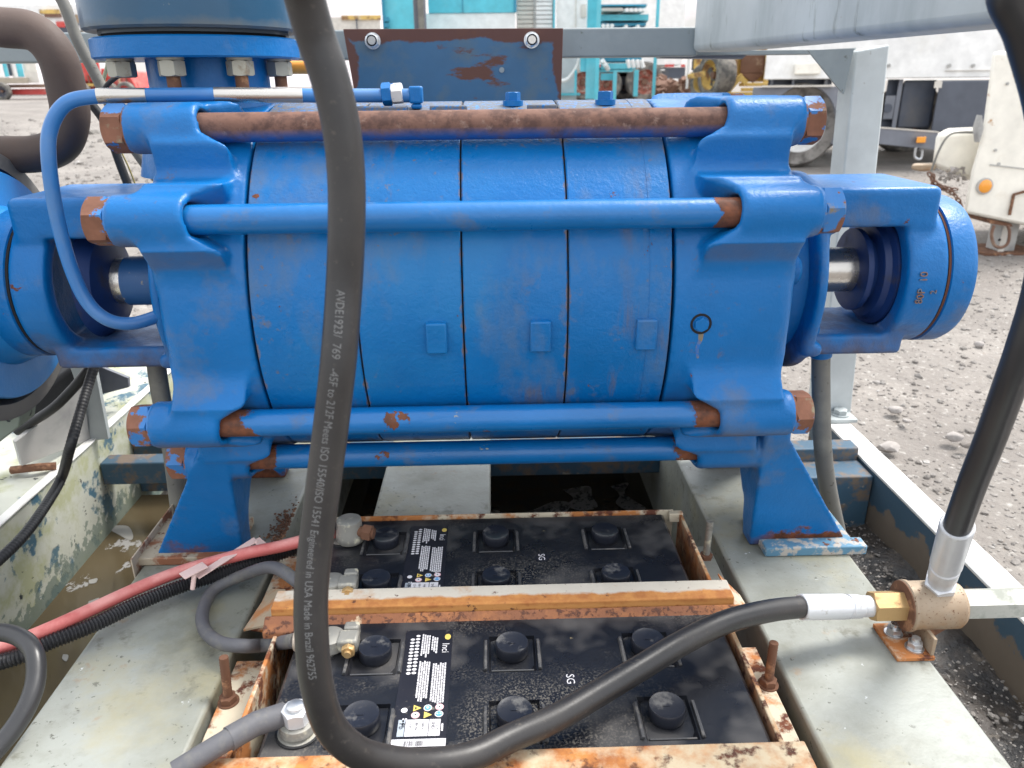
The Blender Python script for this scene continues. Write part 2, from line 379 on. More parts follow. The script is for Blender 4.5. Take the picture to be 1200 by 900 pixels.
frame_m = mat('pale_grey_frame_paint', (.40, .43, .43), .5, layers=[
    dict(col=(.26, .29, .29), scale=9, lo=.48, hi=.7, amt=.6, stretch=(1, 1, .25)),
    dict(col=(.13, .14, .10), scale=20, lo=.58, hi=.68, amt=.75, stretch=(1.6, 1.6, .25), mask=(4, .5, .56)), dict(col=(.3, .22, .16), scale=60, lo=.7, hi=.74)], bump=(70, .25))
rail_m = mat('grey_rail_paint', (.22, .25, .26), .5, layers=[dict(col=(.33, .36, .36), scale=8, lo=.5, hi=.7, amt=.5), dict(col=(.12, .13, .12), scale=60, lo=.66, hi=.7)], bump=(70, .2))
skid_m = mat('peeling_cream_over_blue', (.50, .51, .44), .55, layers=[
    dict(col=(.36, .37, .20), scale=10, lo=.48, hi=.6, amt=.8),
    dict(col=(.05, .13, .19), col2=(.10, .17, .20), scale=11, lo=.53, hi=.57, rough=.6, h=-.5),
    dict(col=(.13, .17, .14), scale=48, lo=.54, hi=.6, grads=(2, .22, .02), amp=1.2, amt=.8),
    dict(col=(.03, .035, .04), scale=40, lo=.645, hi=.67, h=-.6)], bump=(120, .3))
skid_blue = mat('worn_blue_steel', (.04, .09, .14), .55, layers=[
    dict(col=(.16, .12, .09), scale=18, lo=.5, hi=.6), dict(col=(.25, .23, .2), scale=30, lo=.62, hi=.66)], bump=(120, .4))
skid_face = mat('muddy_beam_web', (.17, .135, .105), .75, layers=[
    dict(col=(.05, .095, .14), scale=6, grads=(2, .04, .19), amp=1.6, lo=.72, hi=.76, rough=.5),
    dict(col=(.07, .055, .045), scale=26, grads=(2, .06, .0), amp=1., lo=.5, hi=.75)], bump=(90, .4))
white_metal = mat('white_painted_beam_top', (.74, .73, .70), .5, layers=[dict(col=(.5, .46, .4), scale=22, lo=.55, hi=.7, amt=.6)], bump=(80, .2))
panel_m = mat('rust_edged_blue_plate', (.028, .10, .19), .45, layers=[
    dict(col=(.10, .13, .14), scale=10, lo=.5, hi=.65, amt=.6),
    dict(col=(.10, .042, .032), scale=9, grad=(0, 0., .13, .225), amp=1.0, lo=.78, hi=.84),
    dict(col=(.10, .042, .032), scale=9, grads=(2, .10, .165), amp=.9, lo=.72, hi=.78),
    dict(col=(.11, .045, .03), scale=7, lo=.60, hi=.63, stretch=(.5, 1, 1.6))], bump=(90, .3))
exh_m = mat('brown_rusted_pipe', (.042, .026, .021), .5, layers=[dict(col=(.075, .05, .04), scale=9, lo=.42, hi=.7), dict(col=(.14, .10, .085), scale=14, lo=.3, hi=.9, grads=(2, .10, .24), amp=.8, amt=.6)], bump=(120, .4))
fit_rust = mat('rust_speckled_block', (.36, .28, .20), .6, .2, layers=[dict(col=(.30, .17, .08), scale=16, lo=.42, hi=.66, nz=(.9, -.3)), dict(col=(.16, .07, .035), scale=300, lo=.60, hi=.64, h=.2)], bump=(140, .3))
brown_rust = mat('dark_brown_rust', (.15, .07, .04), .85, .05, layers=[dict(col=(.33, .17, .09), scale=40, lo=.52, hi=.62)], bump=(160, .5))
grey_pipe = mat('weathered_grey_hose', (.15, .145, .13), .6, layers=[dict(col=(.07, .06, .05), scale=90, lo=.62, hi=.68, amt=.8), dict(col=(.25, .24, .2), scale=12, lo=.5, hi=.65, amt=.6)], bump=(140, .3))
tyre_m = mat('grey_tyre', (.10, .095, .09), .85, layers=[dict(col=(.3, .27, .23), scale=8, lo=.45, hi=.6, amt=.7)], bump=(60, 2.))
white_p = mat('white_vehicle_paint', (.80, .79, .77), .4, layers=[dict(col=(.62, .58, .5), scale=2, lo=.55, hi=.75, amt=.5)])
cream_p = mat('cream_machine_paint', (.84, .80, .71), .45, layers=[dict(col=(.5, .3, .16), scale=12, lo=.64, hi=.7), dict(col=(.6, .5, .38), scale=4, lo=.55, hi=.7, amt=.5)])
chassis_m = mat('dark_blue_grey_chassis', (.065, .075, .10), .5, layers=[dict(col=(.14, .13, .12), scale=2, lo=.5, hi=.7, amt=.6)])
chassis_l = mat('mid_grey_chassis', (.17, .18, .21), .5, layers=[dict(col=(.28, .26, .24), scale=3, lo=.5, hi=.7, amt=.6)])
teal = mat('bright_teal_paint', (.10, .50, .60), .4, layers=[dict(col=(.3, .6, .65), scale=1.5, lo=.5, hi=.7, amt=.4)])
teal_d = mat('deep_teal_paint', (.02, .22, .34), .5)
yellow_m = mat('yellow_machine_paint', (.62, .42, .12), .5, layers=[dict(col=(.25, .14, .07), scale=3, lo=.5, hi=.58), dict(col=(.7, .6, .4), scale=2, lo=.55, hi=.7)])
redp = mat('red_machine_paint', (.55, .06, .05), .5, layers=[dict(col=(.55, .3, .25), scale=2, lo=.5, hi=.65, amt=.6), dict(col=(.12, .03, .03), scale=4, lo=.6, hi=.66)])
amber = mat('amber_lens', (.85, .33, .03), .25, coat=.5)
rustbrown = mat('rusty_brown_far', (.17, .09, .06), .8, layers=[dict(col=(.4, .3, .22), scale=3, lo=.55, hi=.65)])
grey_far = mat('grey_far_steel', (.42, .41, .39), .6, layers=[dict(col=(.2, .2, .2), scale=3, lo=.55, hi=.7)])
slat_m = mat('pale_slat', (.62, .58, .52), .5)
wood = mat('weathered_wood', (.42, .36, .28), .8)
stone_m = mat('grey_stone', (.33, .30, .28), .9, layers=[dict(col=(.5, .48, .46), scale=30, lo=.5, hi=.65, amt=.6)], bump=(120, .8))

# ================================================================ SETTING
gravel = mat('gravel_ground', (.245, .222, .20), .9, layers=[
    dict(col=(.15, .132, .118), scale=1.3, lo=.42, hi=.62, amt=.8),
    dict(col=(.17, .15, .135), scale=22, lo=.52, hi=.62, amt=.75),
    dict(col=(.40, .38, .35), scale=45, lo=.58, hi=.66, amt=.8),
    dict(col=(.20, .15, .11), scale=60, lo=.62, hi=.68, amt=.6),
    dict(col=(.14, .125, .115), scale=.7, lo=.56, hi=.68, amt=.7, stretch=(.3, 1, 1))], bump=(60, 5.), bump2=(14, 14.), var=.2, vscale=2)
def ground_z(x, y):
    d = np.sqrt(x*x+y*y); k = np.clip((d-11)/14., 0, 1); k = k*k*(3-2*k)
    z = .72*k
    near = np.clip(1-(d-1)/8., 0, 1)
    z = z + .012*near*(np.sin(x*5.1+np.sin(y*3.3)*1.7)*np.cos(y*4.3+x*1.1)) + .02*np.clip(1-abs(d-6)/6, 0, 1)*np.sin(y*2.1+np.sin(x*1.3))
    return z
def make_ground():
    def axis(lim, a):          # fine near the skid, coarse far away
        t = np.linspace(-1, 1, 261); return np.sign(t)*(np.abs(t)**3*lim*(1-a)+np.abs(t)*lim*a)
    xs = axis(900, .01)+.5; ys = axis(900, .01)+2.
    X, Y = np.meshgrid(xs, ys, indexing='ij'); Z = ground_z(X, Y)
    ins = (X > -1.5) & (X < .80) & (Y > -1) & (Y < 2.3); Z = np.where(ins, -.02, Z)
    n = len(xs); v = np.stack([X, Y, Z], -1).reshape(-1, 3)
    i = np.arange(n*n).reshape(n, n); q = np.stack([i[:-1,:-1], i[1:,:-1], i[1:,1:], i[:-1,1:]], -1).reshape(-1, 4)
    me = bpy.data.meshes.new('ground'); me.from_pydata(v.tolist(), [], q.tolist())
    return link('ground', me, gravel, loc=(0, 0, 0), kind='structure')
make_ground()

def scatter_stones(name, n, area, size, label, m, zf=None, cat='gravel'):
    ico = bmesh.new(); bmesh.ops.create_icosphere(ico, subdivisions=1, radius=1.)
    bv = np.array([v.co[:] for v in ico.verts]); bf = np.array([[v.index for v in f.verts] for f in ico.faces]); ico.free()
    V = []; Fc = []
    P = area(n)
    for k, (x, y, s_) in enumerate(P):
        sc = s_*np.array([rng.uniform(.7, 1.4), rng.uniform(.6, 1.2), rng.uniform(.35, .8)])
        jit = bv*(1+rng.uniform(-.25, .25, (len(bv), 1))); a = rng.uniform(0, 6.28); c, s = math.cos(a), math.sin(a)
        q = jit*sc; q = np.stack([q[:,0]*c-q[:,1]*s, q[:,0]*s+q[:,1]*c, q[:,2]], -1)
        z = float(ground_z(np.array(x), np.array(y))) if zf is None else zf
        V.append(q+[x, y, z+sc[2]*.25]); Fc.append(bf+k*len(bv))
    me = bpy.data.meshes.new(name); me.from_pydata(np.concatenate(V).tolist(), [], np.concatenate(Fc).tolist())
    o = link(name, me, m, loc=(0, 0, 0), smooth=0, kind='stuff'); o['label'] = label; o['category'] = cat; return o
def area_right(n):
    out = []
    while len(out) < n:
        y = rng.uniform(.4, 1)**1.0*0 + 0.5+8.5*rng.uniform(0, 1)**1.7; x = .86+rng.uniform(0, 1)*(.5+y*.75)
        s = min(.012, .0024*(1-rng.uniform())**-.5)*(.8+.12*y); out.append((x, y, s))
    return out
def area_left(n):
    out = []
    while len(out) < n:
        y = 2.3+14*rng.uniform()**1.2; x = rng.uniform(-.95, .12)*y*.75
        out.append((x, y, min(.06, .006*(1-rng.uniform())**-.5)*(.7+.12*y)))
    return out
pale = mat('pale_gravel_stones', (.25, .23, .212), .9, layers=[dict(col=(.17, .15, .135), scale=9, lo=.45, hi=.6), dict(col=(.46, .44, .42), scale=14, lo=.58, hi=.66)], var=.3, vscale=30)
scatter_stones('gravel', 22000, area_right, .01, 'loose pale and grey gravel on the yard to the right of the steel base', pale)
scatter_stones('gravel', 5000, area_left, .01, 'loose gravel on the yard behind the pump', pale)

# floor of the skid: brown water on the left and between the plates, wet dirt on the right
water = mat('brown_water', (.105, .080, .045), .07, layers=[
    dict(col=(.34, .33, .32), scale=6.5, lo=.625, hi=.64, rough=.35, stretch=(1, .7, 1)),
    dict(col=(.46, .44, .38), scale=30, lo=.70, hi=.71, rough=.4)], bump=(9, .3), spec=.6, var=.05)
MB().box(-.852, -.40, -.6, 1.6, .095, .112).build('puddle_water', water, kind='structure')
shaded_water = mat('water_darkened_for_shade', (.040, .033, .023), .05, bump=(9, .4), spec=.6, var=.3)  # same water under the pump, its shade put into a darker base colour
MB().box(-.399, .38, -.6, 2.3, .095, .112).build('puddle_water', shaded_water, kind='structure')
foam_shade = mat('foam_darkened_for_shade', (.17, .16, .15), .3, layers=[dict(col=(.03, .028, .026), scale=60, lo=.55, hi=.6)], bump=(90, .3))  # foam colour darkened to carry the shade below the pump
wet = mat('wet_dark_dirt', (.062, .052, .045), .5, layers=[
    dict(col=(.028, .026, .026), scale=14, lo=.45, hi=.55, rough=.3), dict(col=(.17, .14, .11), scale=26, lo=.58, hi=.68, rough=.6),
    dict(col=(.3, .29, .28), scale=120, lo=.70, hi=.72, rough=.3)], bump=(70, 5.), bump2=(20, 6.))
def dirt_strip():
    xs = np.linspace(.30, .782, 40); ys = np.linspace(-.5, 1.6, 150); X, Y = np.meshgrid(xs, ys, indexing='ij')
    Z = .105+.03*np.clip((X-.5)/.28, 0, 1)+.012*np.sin(X*31+Y*7)*np.sin(Y*19+X*5)+rng.uniform(-.003, .003, X.shape)
    n, m_ = X.shape; i = np.arange(n*m_).reshape(n, m_)
    me = bpy.data.meshes.new('dirt'); me.from_pydata(np.stack([X, Y, Z], -1).reshape(-1, 3).tolist(), [], np.stack([i[:-1,:-1], i[1:,:-1], i[1:,1:], i[:-1,1:]], -1).reshape(-1, 4).tolist())
    link('dirt', me, wet, loc=(0, 0, 0), kind='structure')
dirt_strip()
def area_dirt(n): return [(rng.uniform(.55, .775), rng.uniform(.5, 1.45), min(.005, .0013*(1-rng.uniform())**-.4)) for _ in range(n)]
scatter_stones('grit', 1800, area_dirt, .01, 'wet grit lying along the inside of the right base beam', pale, zf=.135, cat='grit')
foam_m = mat('grey_foam_film', (.34, .33, .31), .35, layers=[dict(col=(.12, .10, .07), scale=50, lo=.6, hi=.66)], bump=(90, .3))
def foam(pts, z=.1125):
    P = [at(x, y, z=z) for x, y in pts]; P = crom(P+[P[0]], 5)[:-1]
    mb = MB(); mb.prism([tuple(p) for p in P], (0, 0, .0006)); return mb
FL = ['kidney shaped grey foam patch on the brown water nearest the left pump foot', 'long tapering foam patch along the peeling left beam', 'tiny foam dot on the brown water, upper of two', 'small oval foam dot just above the red cable', 'curved pale foam streak beside the red cable', 'small pale foam spot right of the short black hose',
      'thin foam sliver on the dark water nearest the rear battery', 'leftmost small foam film on the dark water', 'broad foam curl in the middle of the dark water', 'foam curl on the dark water touching the right plate', 'small foam curl behind the cap row of the rear battery']
for pts in ([(132,616),(150,617),(156,628),(152,633),(138,626),(130,621)], [(95,632),(112,631),(115,637),(100,655),(80,668),(58,682),(52,680),(72,660)],
            [(104,680),(114,678),(112,683),(105,684)], [(104,705),(116,701),(113,707),(103,710)], [(30,744),(60,730),(88,718),(89,723),(62,737),(40,746)],
            [(74,767),(80,768),(78,775),(73,772)]):
    tag(foam(pts).build('foam_patch', foam_m), FL.pop(0), 'foam', 'foam patches on the brown water')
for pts in ([(600,606),(625,598),(650,590),(640,600),(615,609)], [(560,604),(580,598),(590,604),(572,610)], [(660,574),(690,570),(694,582),(700,594),(680,598),(664,592),(672,584)], [(716,570),(736,566),(732,578),(745,588),(757,596),(740,600),(722,590),(726,580)], [(625,598),(650,588),(668,590),(662,601),(640,604)]):
    tag(foam(pts, .113).build('foam_patch', foam_shade), FL.pop(0), 'foam', 'foam patches behind the batteries')

# ================================================================ SKID (steel base)
skid = thing('skid_frame', 'long steel base frame with pale plates and peeling paint under the pump and batteries', 'base frame', (0, 1.0, .05))
def plate(x0, x1, y0, y1, z0=.09, z1=.32, name='plate', m=None):
    return MB().box(x0, x1, y0, y1, z0, z1).build(name, m or plate_m, skid, bevel=.005, seg=3)
plate(-.543, -.346, .3, 2.05); plate(.348, .541, .3, 2.05)
plate(-.212, -.012, 1.09, 1.56, .27, .318)
# edge beams
MB().box(-1.18, -.83, .2, 2.2, .06, .32).build('side_beam', skid_m, skid, bevel=.004, seg=3)
MB().box(-.845, -.826, .2, 2.2, .3205, .3245).build('weld_strip', white_metal, skid, bevel=.0015)
MB().box(.777, .783, .2, 1.71, .03, .244).build('beam_web', skid_face, skid)
MB().box(.776, .829, .2, 1.71, .2445, .2515).build('beam_flange', white_metal, skid, bevel=.002)
MB().box(-.829, .775, 1.455, 1.50, .218, .268).build('cross_member', skid_blue, skid, bevel=.003)
MB().box(.542, .775, 1.38, 1.454, .10, .24).build('corner_block', skid_blue, skid, bevel=.003)
MB().box(-.345, .347, 1.503, 2.3, .222, .235).build('rear_tray', skid_blue, skid, bevel=.003)
MB().box(-.829, -.544, 1.6, 1.66, .12, .27).build('cross_member', skid_blue, skid, bevel=.003)
# foot pads
MB().box(.408, .565, .987, 1.013, .3205, .336).box(.408, .552, 1.0132, 1.10, .3205, .3335).build('foot_pad', mat('chipped_blue_shim', (.10, .24, .36), .55, layers=[
    dict(col=(.45, .42, .38), scale=40, lo=.5, hi=.56), dict(rustL, scale=30, lo=.6, hi=.63)], bump=(120, .5)), skid, bevel=.002)
MB().box(-.552, -.405, 1.003, 1.12, .3205, .334).build('foot_pad', mat('rusty_cream_shim', (.42, .36, .27), .7, layers=[
    dict(col=(.25, .10, .05), scale=20, lo=.5, hi=.58), dict(col=(.12, .05, .03), scale=50, lo=.6, hi=.65)], bump=(140, .5)), skid, bevel=.002)
MB().box(-.548, -.546, .985, 1.40, .29, .345).build('plate_lip', mat('chipped_lip', (.5, .42, .33), .7, layers=[dict(col=(.22, .09, .05), scale=30, lo=.5, hi=.58)], bump=(140, .6)), skid)
# swarf and crumbs of rust on the plate behind the left foot
def area_swarf(n): return [(-.345-abs(rng.normal(0, .02))*.7+.0, 1.10+rng.normal(0, .035), rng.uniform(.001, .003)) for _ in range(n)]
scatter_stones('rust_flakes', 260, area_swarf, .01, 'small heap of rust flakes on the plate behind the left pump foot', brown_rust, zf=.3215, cat='debris')
# left side plate: brackets standing on the left beam
# pale upright plates and dark boxes on the left beam
brk = thing('engine_mount', 'pale steel gusset bracket standing on the left base beam under the engine', 'bracket', (-.97, 1.4, .32))
MB().prism([at(82,430,Y=1.46), at(110,425,Y=1.46), at(127,515,Y=1.46), at(106,516,Y=1.46), at(96,470,Y=1.46)], (0, .012, 0)).build('gusset', frame_m, brk, bevel=.001)
MB().prism([at(18,518,Y=1.30), at(58,487,Y=1.36), at(95,440,Y=1.44), at(106,515,Y=1.46), at(26,546,Y=1.30)], (-.01, .008, 0)).build('rib', grey_far, brk, bevel=.001)
MB().prism([at(113,428,Y=1.62), at(150,443,Y=1.62), at(151,454,Y=1.62), at(120,462,Y=1.62)], (0, .01, 0)).build('stop_plate', chassis_l, brk, bevel=.001)
hb = MB(); p = at(38, 532, z=.324); hb.hexnut(p, p+Vector((0,0,.016)), .03).cyl(p+Vector((0,0,.016)), p+Vector((0,0,.026)), .009).build('bolt', brown_rust, brk)
MB().tube(crom([at(14,551,z=.33), at(40,548,z=.335), at(66,546,z=.33)], 6), .008, 8).build('strap', brown_rust, brk)

# ================================================================ PUMP
AX, AY, AZ = 0., 1.167, .724
RB, RR = .2526, .275
PHI = [56, 28, -29.5, -56, 124, 152, -151, -124]
pump = thing('multistage_pump', 'large blue multistage pump with long tie rods standing on two pairs of feet', 'pump', (0, AY, .32))
def casting(name, xs, sgn, ab, ae, ar, af, ft):
    """end cover with tie-rod bosses; a = distance outward from the seam plane xs, ar = where rods enter"""
    S = SDF((-.006, -.322, -.408), (ft+.01, .322, .322), .0032)
    S.union(S.cylx(0, 0, RB, .0015, ab, .022), .001); S.union(S.cylx(0, 0, RB, .0015, .06, .0015), .001)
    a, Y, Z = S.X, S.Y, S.Z
    for ph in PHI:
        p = R(ph); cy, cz = -RR*math.cos(p), RR*math.sin(p)
        u = -Y*math.cos(p)+Z*math.sin(p); t = Y*math.sin(p)+Z*math.cos(p)
        S.union(S.cylx(cy, cz, .0305, ar-.012, ae, .005), .016)
        a0 = ar-.032
        d = np.maximum.reduce([np.broadcast_to(v, S.n) for v in ((np.abs(t)-.0455-(RR-u)*.45)*.9, u-RR-.010, a0-a, a-min(ab-.004, ae-.02), .17-u)])
        S.union(d, .015)
        notch = np.maximum.reduce([np.broadcast_to(v, S.n) for v in ((np.abs(t)-.0195-(ar-a)*.62-(u-RR)*.45)*.76, (a-ar-(u-RR)*.25)*.95, RB+.0022-u, -.03-a)])
        S.cut(notch, .006)
    # feet: a flaring front and rear leg joined to the cover by a web
    for sy in (-1, 1):
        yy = Y*(-sy)                                   # front leg: sy=-1 -> yy=Y
        depth = .147+yy if sy == -1 else .147+Y*(-1)
        q = -Y if sy == -1 else Y                      # distance toward the outside of the pair
        fl = np.clip((-.20-Z)/.205, 0, 1)
        amax = af+.038+(ft-af-.038)*fl; amin = af+.014*fl
        inner = .147-.125*np.clip(1-fl*1.02, .30, 1)     # leg gets shallower towards its base
        d = np.maximum.reduce([np.broadcast_to(v, S.n) for v in (amin-a, (a-amax)*.86, (q-.147-.046*(1-fl))*.97, (inner-q)*.9, Z+.160, -.4035-Z)])
        S.union(d, .006)
    S.union(S.box(ab-.06, af+.036, -.135, .135, -.265, -.14, .012), .02)
    if sgn < 0:                                        # body swells under the outlet nozzle
        S.union(S.box(.03, ab+.02, -.10, .10, .12, .235, .03), .04)
    for ph in PHI:
        p = R(ph); cy, cz = -RR*math.cos(p), RR*math.sin(p)
        S.cut(S.cylx(cy, cz, .0208, -.05, ar+.03), .002)
        rr_ = np.sqrt((Y-cy)**2+(Z-cz)**2)
    me = S.mesh(name, lambda p: np.stack([xs+sgn*p[:,0], AY+p[:,1], AZ+p[:,2]], -1))
    o = link(name, me, blue_foot, pump, smooth=70)
    sm = o.modifiers.new('smooth', 'SMOOTH'); sm.factor = .5; sm.iterations = 2
    return o
casting('end_cover', -.2985, -1, .115, .1455, .050, .080, .232)
casting('end_cover', .2222, 1, .155, .168, .064, .158, .328)
# stage casings
xs = [-.2975, -.1680, -.0377, .0922, .2212]
for i in range(4):
    a, b = xs[i]+.0011, xs[i+1]-.0011; L = b-a
    MB().lathe((a, AY, AZ), (1, 0, 0), [(0, .235), (0, RB-.0015), (.0015, RB), (L-.0015, RB), (L, RB-.0015), (L, .235)], 180).build('stage_casing', blue_stage, pump, smooth=30)
    if i == 3:
        pass
MB().lathe((-.296, AY, AZ), (1, 0, 0), [(0, .2475), (.515, .2475)], 96).build('joint_gasket', gasket, pump)
def on_barrel(x, ph, dr=0): p = R(ph); return Vector((x, AY-(RB+dr)*math.cos(p), AZ+(RB+dr)*math.sin(p)))
for px in (395, 512, 633, 756):
    x = at(px, 392, Y=.92).x; ph = -4.2
    p = on_barrel(x, ph); M = Matrix.Translation(p) @ Matrix.Rotation(-R(ph)*1.0, 4, 'X')
    MB().box(-.013, .013, -.0065, .01, -.0205, .0205, M).build('cast_block', blue_stage, pump, bevel=.0025, seg=3)
# faint machined step near the right end of the last stage
MB().lathe((.1925, AY, AZ), (1, 0, 0), [(0, RB-.002), (0, RB+.0006), (.0265, RB+.0006), (.0265, RB-.002)], 180, cap=False).build('machined_band', blue_stage, pump, smooth=30)
# drain plug with its rust streak
p = on_barrel(.2588, -1.5); nrm = (p-Vector((.2588, AY, AZ))).normalized()
MB().lathe(p-nrm*.004, nrm, [(0, .0135), (.0046, .0135), (.0046, .0105), (.001, .0105)], 32, cap=False).build('plug_recess', gasket, pump)
MB().hexnut(p-nrm*.003, p+nrm*.006, .016).build('drain_plug', blue, pump)
streak = mat('rust_streak', (.20, .17, .12), .8, layers=[dict(col=(.02, .14, .45), scale=60, lo=.5, hi=.6, rough=.4)])
mb = MB(); st = [(on_barrel(.2588+.0016*math.sin(k), -3.6-k*1.2, .0004), .0035-.00028*k) for k in range(11)]
vs = []; [vs.extend([q+Vector((-wd, 0, 0)), q+Vector((wd, 0, 0))]) for q, wd in st]
mb.add(vs, [(2*i, 2*i+1, 2*i+3, 2*i+2) for i in range(10)]).build('rust_streak', streak, pump)
# tie rods and nuts
rod2_m = mat('blue_paint_rod_one_rusty_end', (.0010, .133, .39), .33, layers=[dict(col=(.12, .13, .15), scale=20, lo=.58, hi=.68, rough=.7, amt=.4),
    dict(rustL, scale=28, grads=(0, .235, .29), amp=.9, lo=.56, hi=.60, h=.6), dict(rustL, scale=24, lo=.69, hi=.70)], bump=(100, .7), coat=.2)
for i, ph in enumerate(PHI):
    q = R(ph); y, z = AY-RR*math.cos(q), AZ+RR*math.sin(q)
    MB().cyl((-.47, y, z), (.412, y, z), .0178, 40).build('tie_rod', rust_rod if i == 0 else (rod2_m if i == 1 else blue_rod), pump)
    MB().hexnut((-.4705, y, z), (-.4445, y, z), .051, ph=R(7*i)).build('hex_nut', rust_nut, pump)
    MB().hexnut((.3905, y, z), (.4145, y, z), .051, ph=R(11*i+4)).build('hex_nut', rust_nut, pump)
    MB().cyl((-.444, y, z), (-.4405, y, z), .0285, 40).build('washer', rust_nut, pump)
    MB().cyl((.3868, y, z), (.3905, y, z), .0285, 40).build('washer', rust_nut, pump)
# plugs on top of the casing
for x in (.032, .159):
    MB().hexnut((x, 1.12, AZ+RB-.004), (x, 1.12, AZ+RB+.012), .018).cyl((x, 1.12, AZ+RB-.006), (x, 1.12, AZ+RB+.001), .014).build('top_plug', blue, pump)
for a, b in ((-.19, -.11), (-.08, -.03), (.05, .09)):
    MB().box(a, b, 1.085, 1.10, AZ+RB-.012, AZ+RB-.0035).build('cast_pad', blue_stage, pump, bevel=.002)
# outlet nozzle with flange
NX = -.400
MB().lathe((NX+.010, AY, AZ+.16), (0, 0, 1), [(0, .11), (.05, .098), (.085, .086), (.11, .080), (.15, .080), (.152, .080)], 64).build('outlet_neck', blue, pump, smooth=40)
MB().lathe((NX, AY, 1.034), (0, 0, 1), [(0, .07), (0, .132), (.002, .1345), (.0235, .1345), (.0255, .1325), (.0255, .07)], 96).build('outlet_flange', blue, pump, smooth=30)
for k in range(8):
    t = R(-90+45*k+0); x, y = NX+.108*math.cos(t), AY+.108*math.sin(t)
    nm = nut_grey if k in (0, 1, 7, 2) else brown_rust
    MB().hexnut((x, y, 1.012), (x, y, 1.031), .030, ph=R(13*k)).cyl((x, y, 1.0312), (x, y, 1.0345), .0165).build('flange_nut', nm, pump)
    if k in (0, 1, 2): MB().cyl((x, y, .998), (x, y, 1.0125), .0085, 16).build('stud', brown_rust, pump)
# bearing brackets
def bracket(name, sgn, x_in, x_out, x0):
    S = SDF((-.01, -.165, -.165), (x_out-x0+.012, .165, .165), .0033); a, Y, Z = S.X, S.Y, S.Z
    S.union(S.cylx(0, 0, .150, 0, .020, .006), .001)
    S.union(S.cylx(0, 0, .1115, x_in-x0, x_out-x0, .006), .004)
    S.union(S.box(0, x_in-x0+.045, -.088, .088, .074, .136, .010), .012)
    S.union(S.box(0, x_in-x0+.03, -.080, .080, -.114, -.080, .008), .012)
    for sy in (-1, 1): S.union(S.box(0, .03, sy*.10-.03, sy*.10+.03, -.10, .10, .01), .012)
    S.cut(S.cylx(0, 0, .084, x_in-x0-.01, x_out-x0-.02), .004)
    S.cut(S.cylx(0, 0, .088, -.02, .0205), .002)
    d = np.maximum.reduce([np.broadcast_to(v, S.n) for v in (.018-a, a-(x_in-x0), np.abs(Z)-.078)]); S.cut(d, .012)
    me = S.mesh(name, lambda p: np.stack([sgn*(x0+p[:,0])*1.0, AY+p[:,1], AZ+p[:,2]], -1))
    o = link(name, me, blue_bracket, pump, smooth=70); sm = o.modifiers.new('smooth', 'SMOOTH'); sm.factor = .5; sm.iterations = 2
bracket('bearing_bracket', 1, .588, .650, .446)
bracket('bearing_bracket', -1, .618, .672, .448)
for s, xo in ((1, .650), (-1, .672)):
    MB().lathe((s*xo, AY, AZ), (s, 0, 0), [(0, .1085), (.0035, .1085)], 96).build('flange_gap', mat('rusty_groove', (.13, .05, .03), .9) if s > 0 else gasket, pump)
    MB().lathe((s*(xo+.0035), AY, AZ), (s, 0, 0), [(0, .110), (.001, .1118), (.030, .1118), (.038, .108), (.040, .10), (.040, .06), (.036, .055)], 96).build('bearing_cover', blue_bracket, pump, smooth=40)
# shafts, throwers, inner covers
MB().cyl((.36, AY, AZ), (.60, AY, AZ), .0345, 64).build('shaft', steel, pump)
MB().lathe((.556, AY, AZ), (1, 0, 0), [(0, .058), (.001, .063), (.009, .063), (.011, .058), (.03, .050)], 64).build('oil_thrower', navy, pump)
MB().lathe((.575, AY, AZ), (1, 0, 0), [(0, .066), (.002, .072), (.01, .076), (.014, .0845), (.05, .0845)], 64).build('inner_cover', navy, pump)
MB().cyl((-.60, AY, AZ), (-.36, AY, AZ), .0345, 64).build('shaft', steel, pump)
MB().lathe((-.555, AY, AZ), (1, 0, 0), [(0, .030), (0, .037), (.11, .037), (.112, .034)], 64).build('shaft_sleeve', mat('dusty_blue_sleeve', (.02, .09, .24), .5, layers=[dict(col=(.3, .28, .25), scale=60, lo=.62, hi=.66)], bump=(120, .3)), pump)
MB().lathe((-.60, AY, AZ), (1, 0, 0), [(0, .0845), (.02, .070), (.028, .045), (.030, .036)], 64).build('inner_cover', navy, pump)
# gland parts on the right: studs and gland flange seen between cover and bracket
g = MB(); g.cyl((.34, AY, AZ), (.450, AY, AZ), .122, 64).build('gland_housing', blue, pump, bevel=.003)
for (px, py, r, L, nm) in ((950, 316, .0205, .055, 'gland_boss'), (940, 395, .022, .045, 'gland_boss')):
    p = at(px, py, Y=1.03); MB().lathe((.36, p.y, p.z), (1, 0, 0), [(0, r), (L, r), (L+.004, r-.004)], 32).build(nm, blue, pump)
p = at(941, 352, Y=1.02); MB().hexnut((.376, p.y, p.z), (.387, p.y, p.z), .017).cyl((.362, p.y, p.z), (.376, p.y, p.z), .012, 20).build('gland_bolt', blue, pump)
p = at(985, 303, Y=1.10); MB().hexnut((.458, p.y, p.z), (.470, p.y, p.z), .017).build('gland_bolt', blue, pump)
p = at(973, 385, Y=1.06); MB().hexnut((.457, p.y, p.z), (.472, p.y, p.z), .017).build('gland_bolt', blue, pump)
p = at(190, 318, Y=1.04); MB().cyl((-.43, p.y, p.z), (-.40, p.y, p.z), .018, 32).build('gland_boss', blue, pump, bevel=.003)
g = MB(); g.cyl((-.445, AY, AZ), (-.37, AY, AZ), .118, 64).build('gland_housing', navy, pump, bevel=.003)
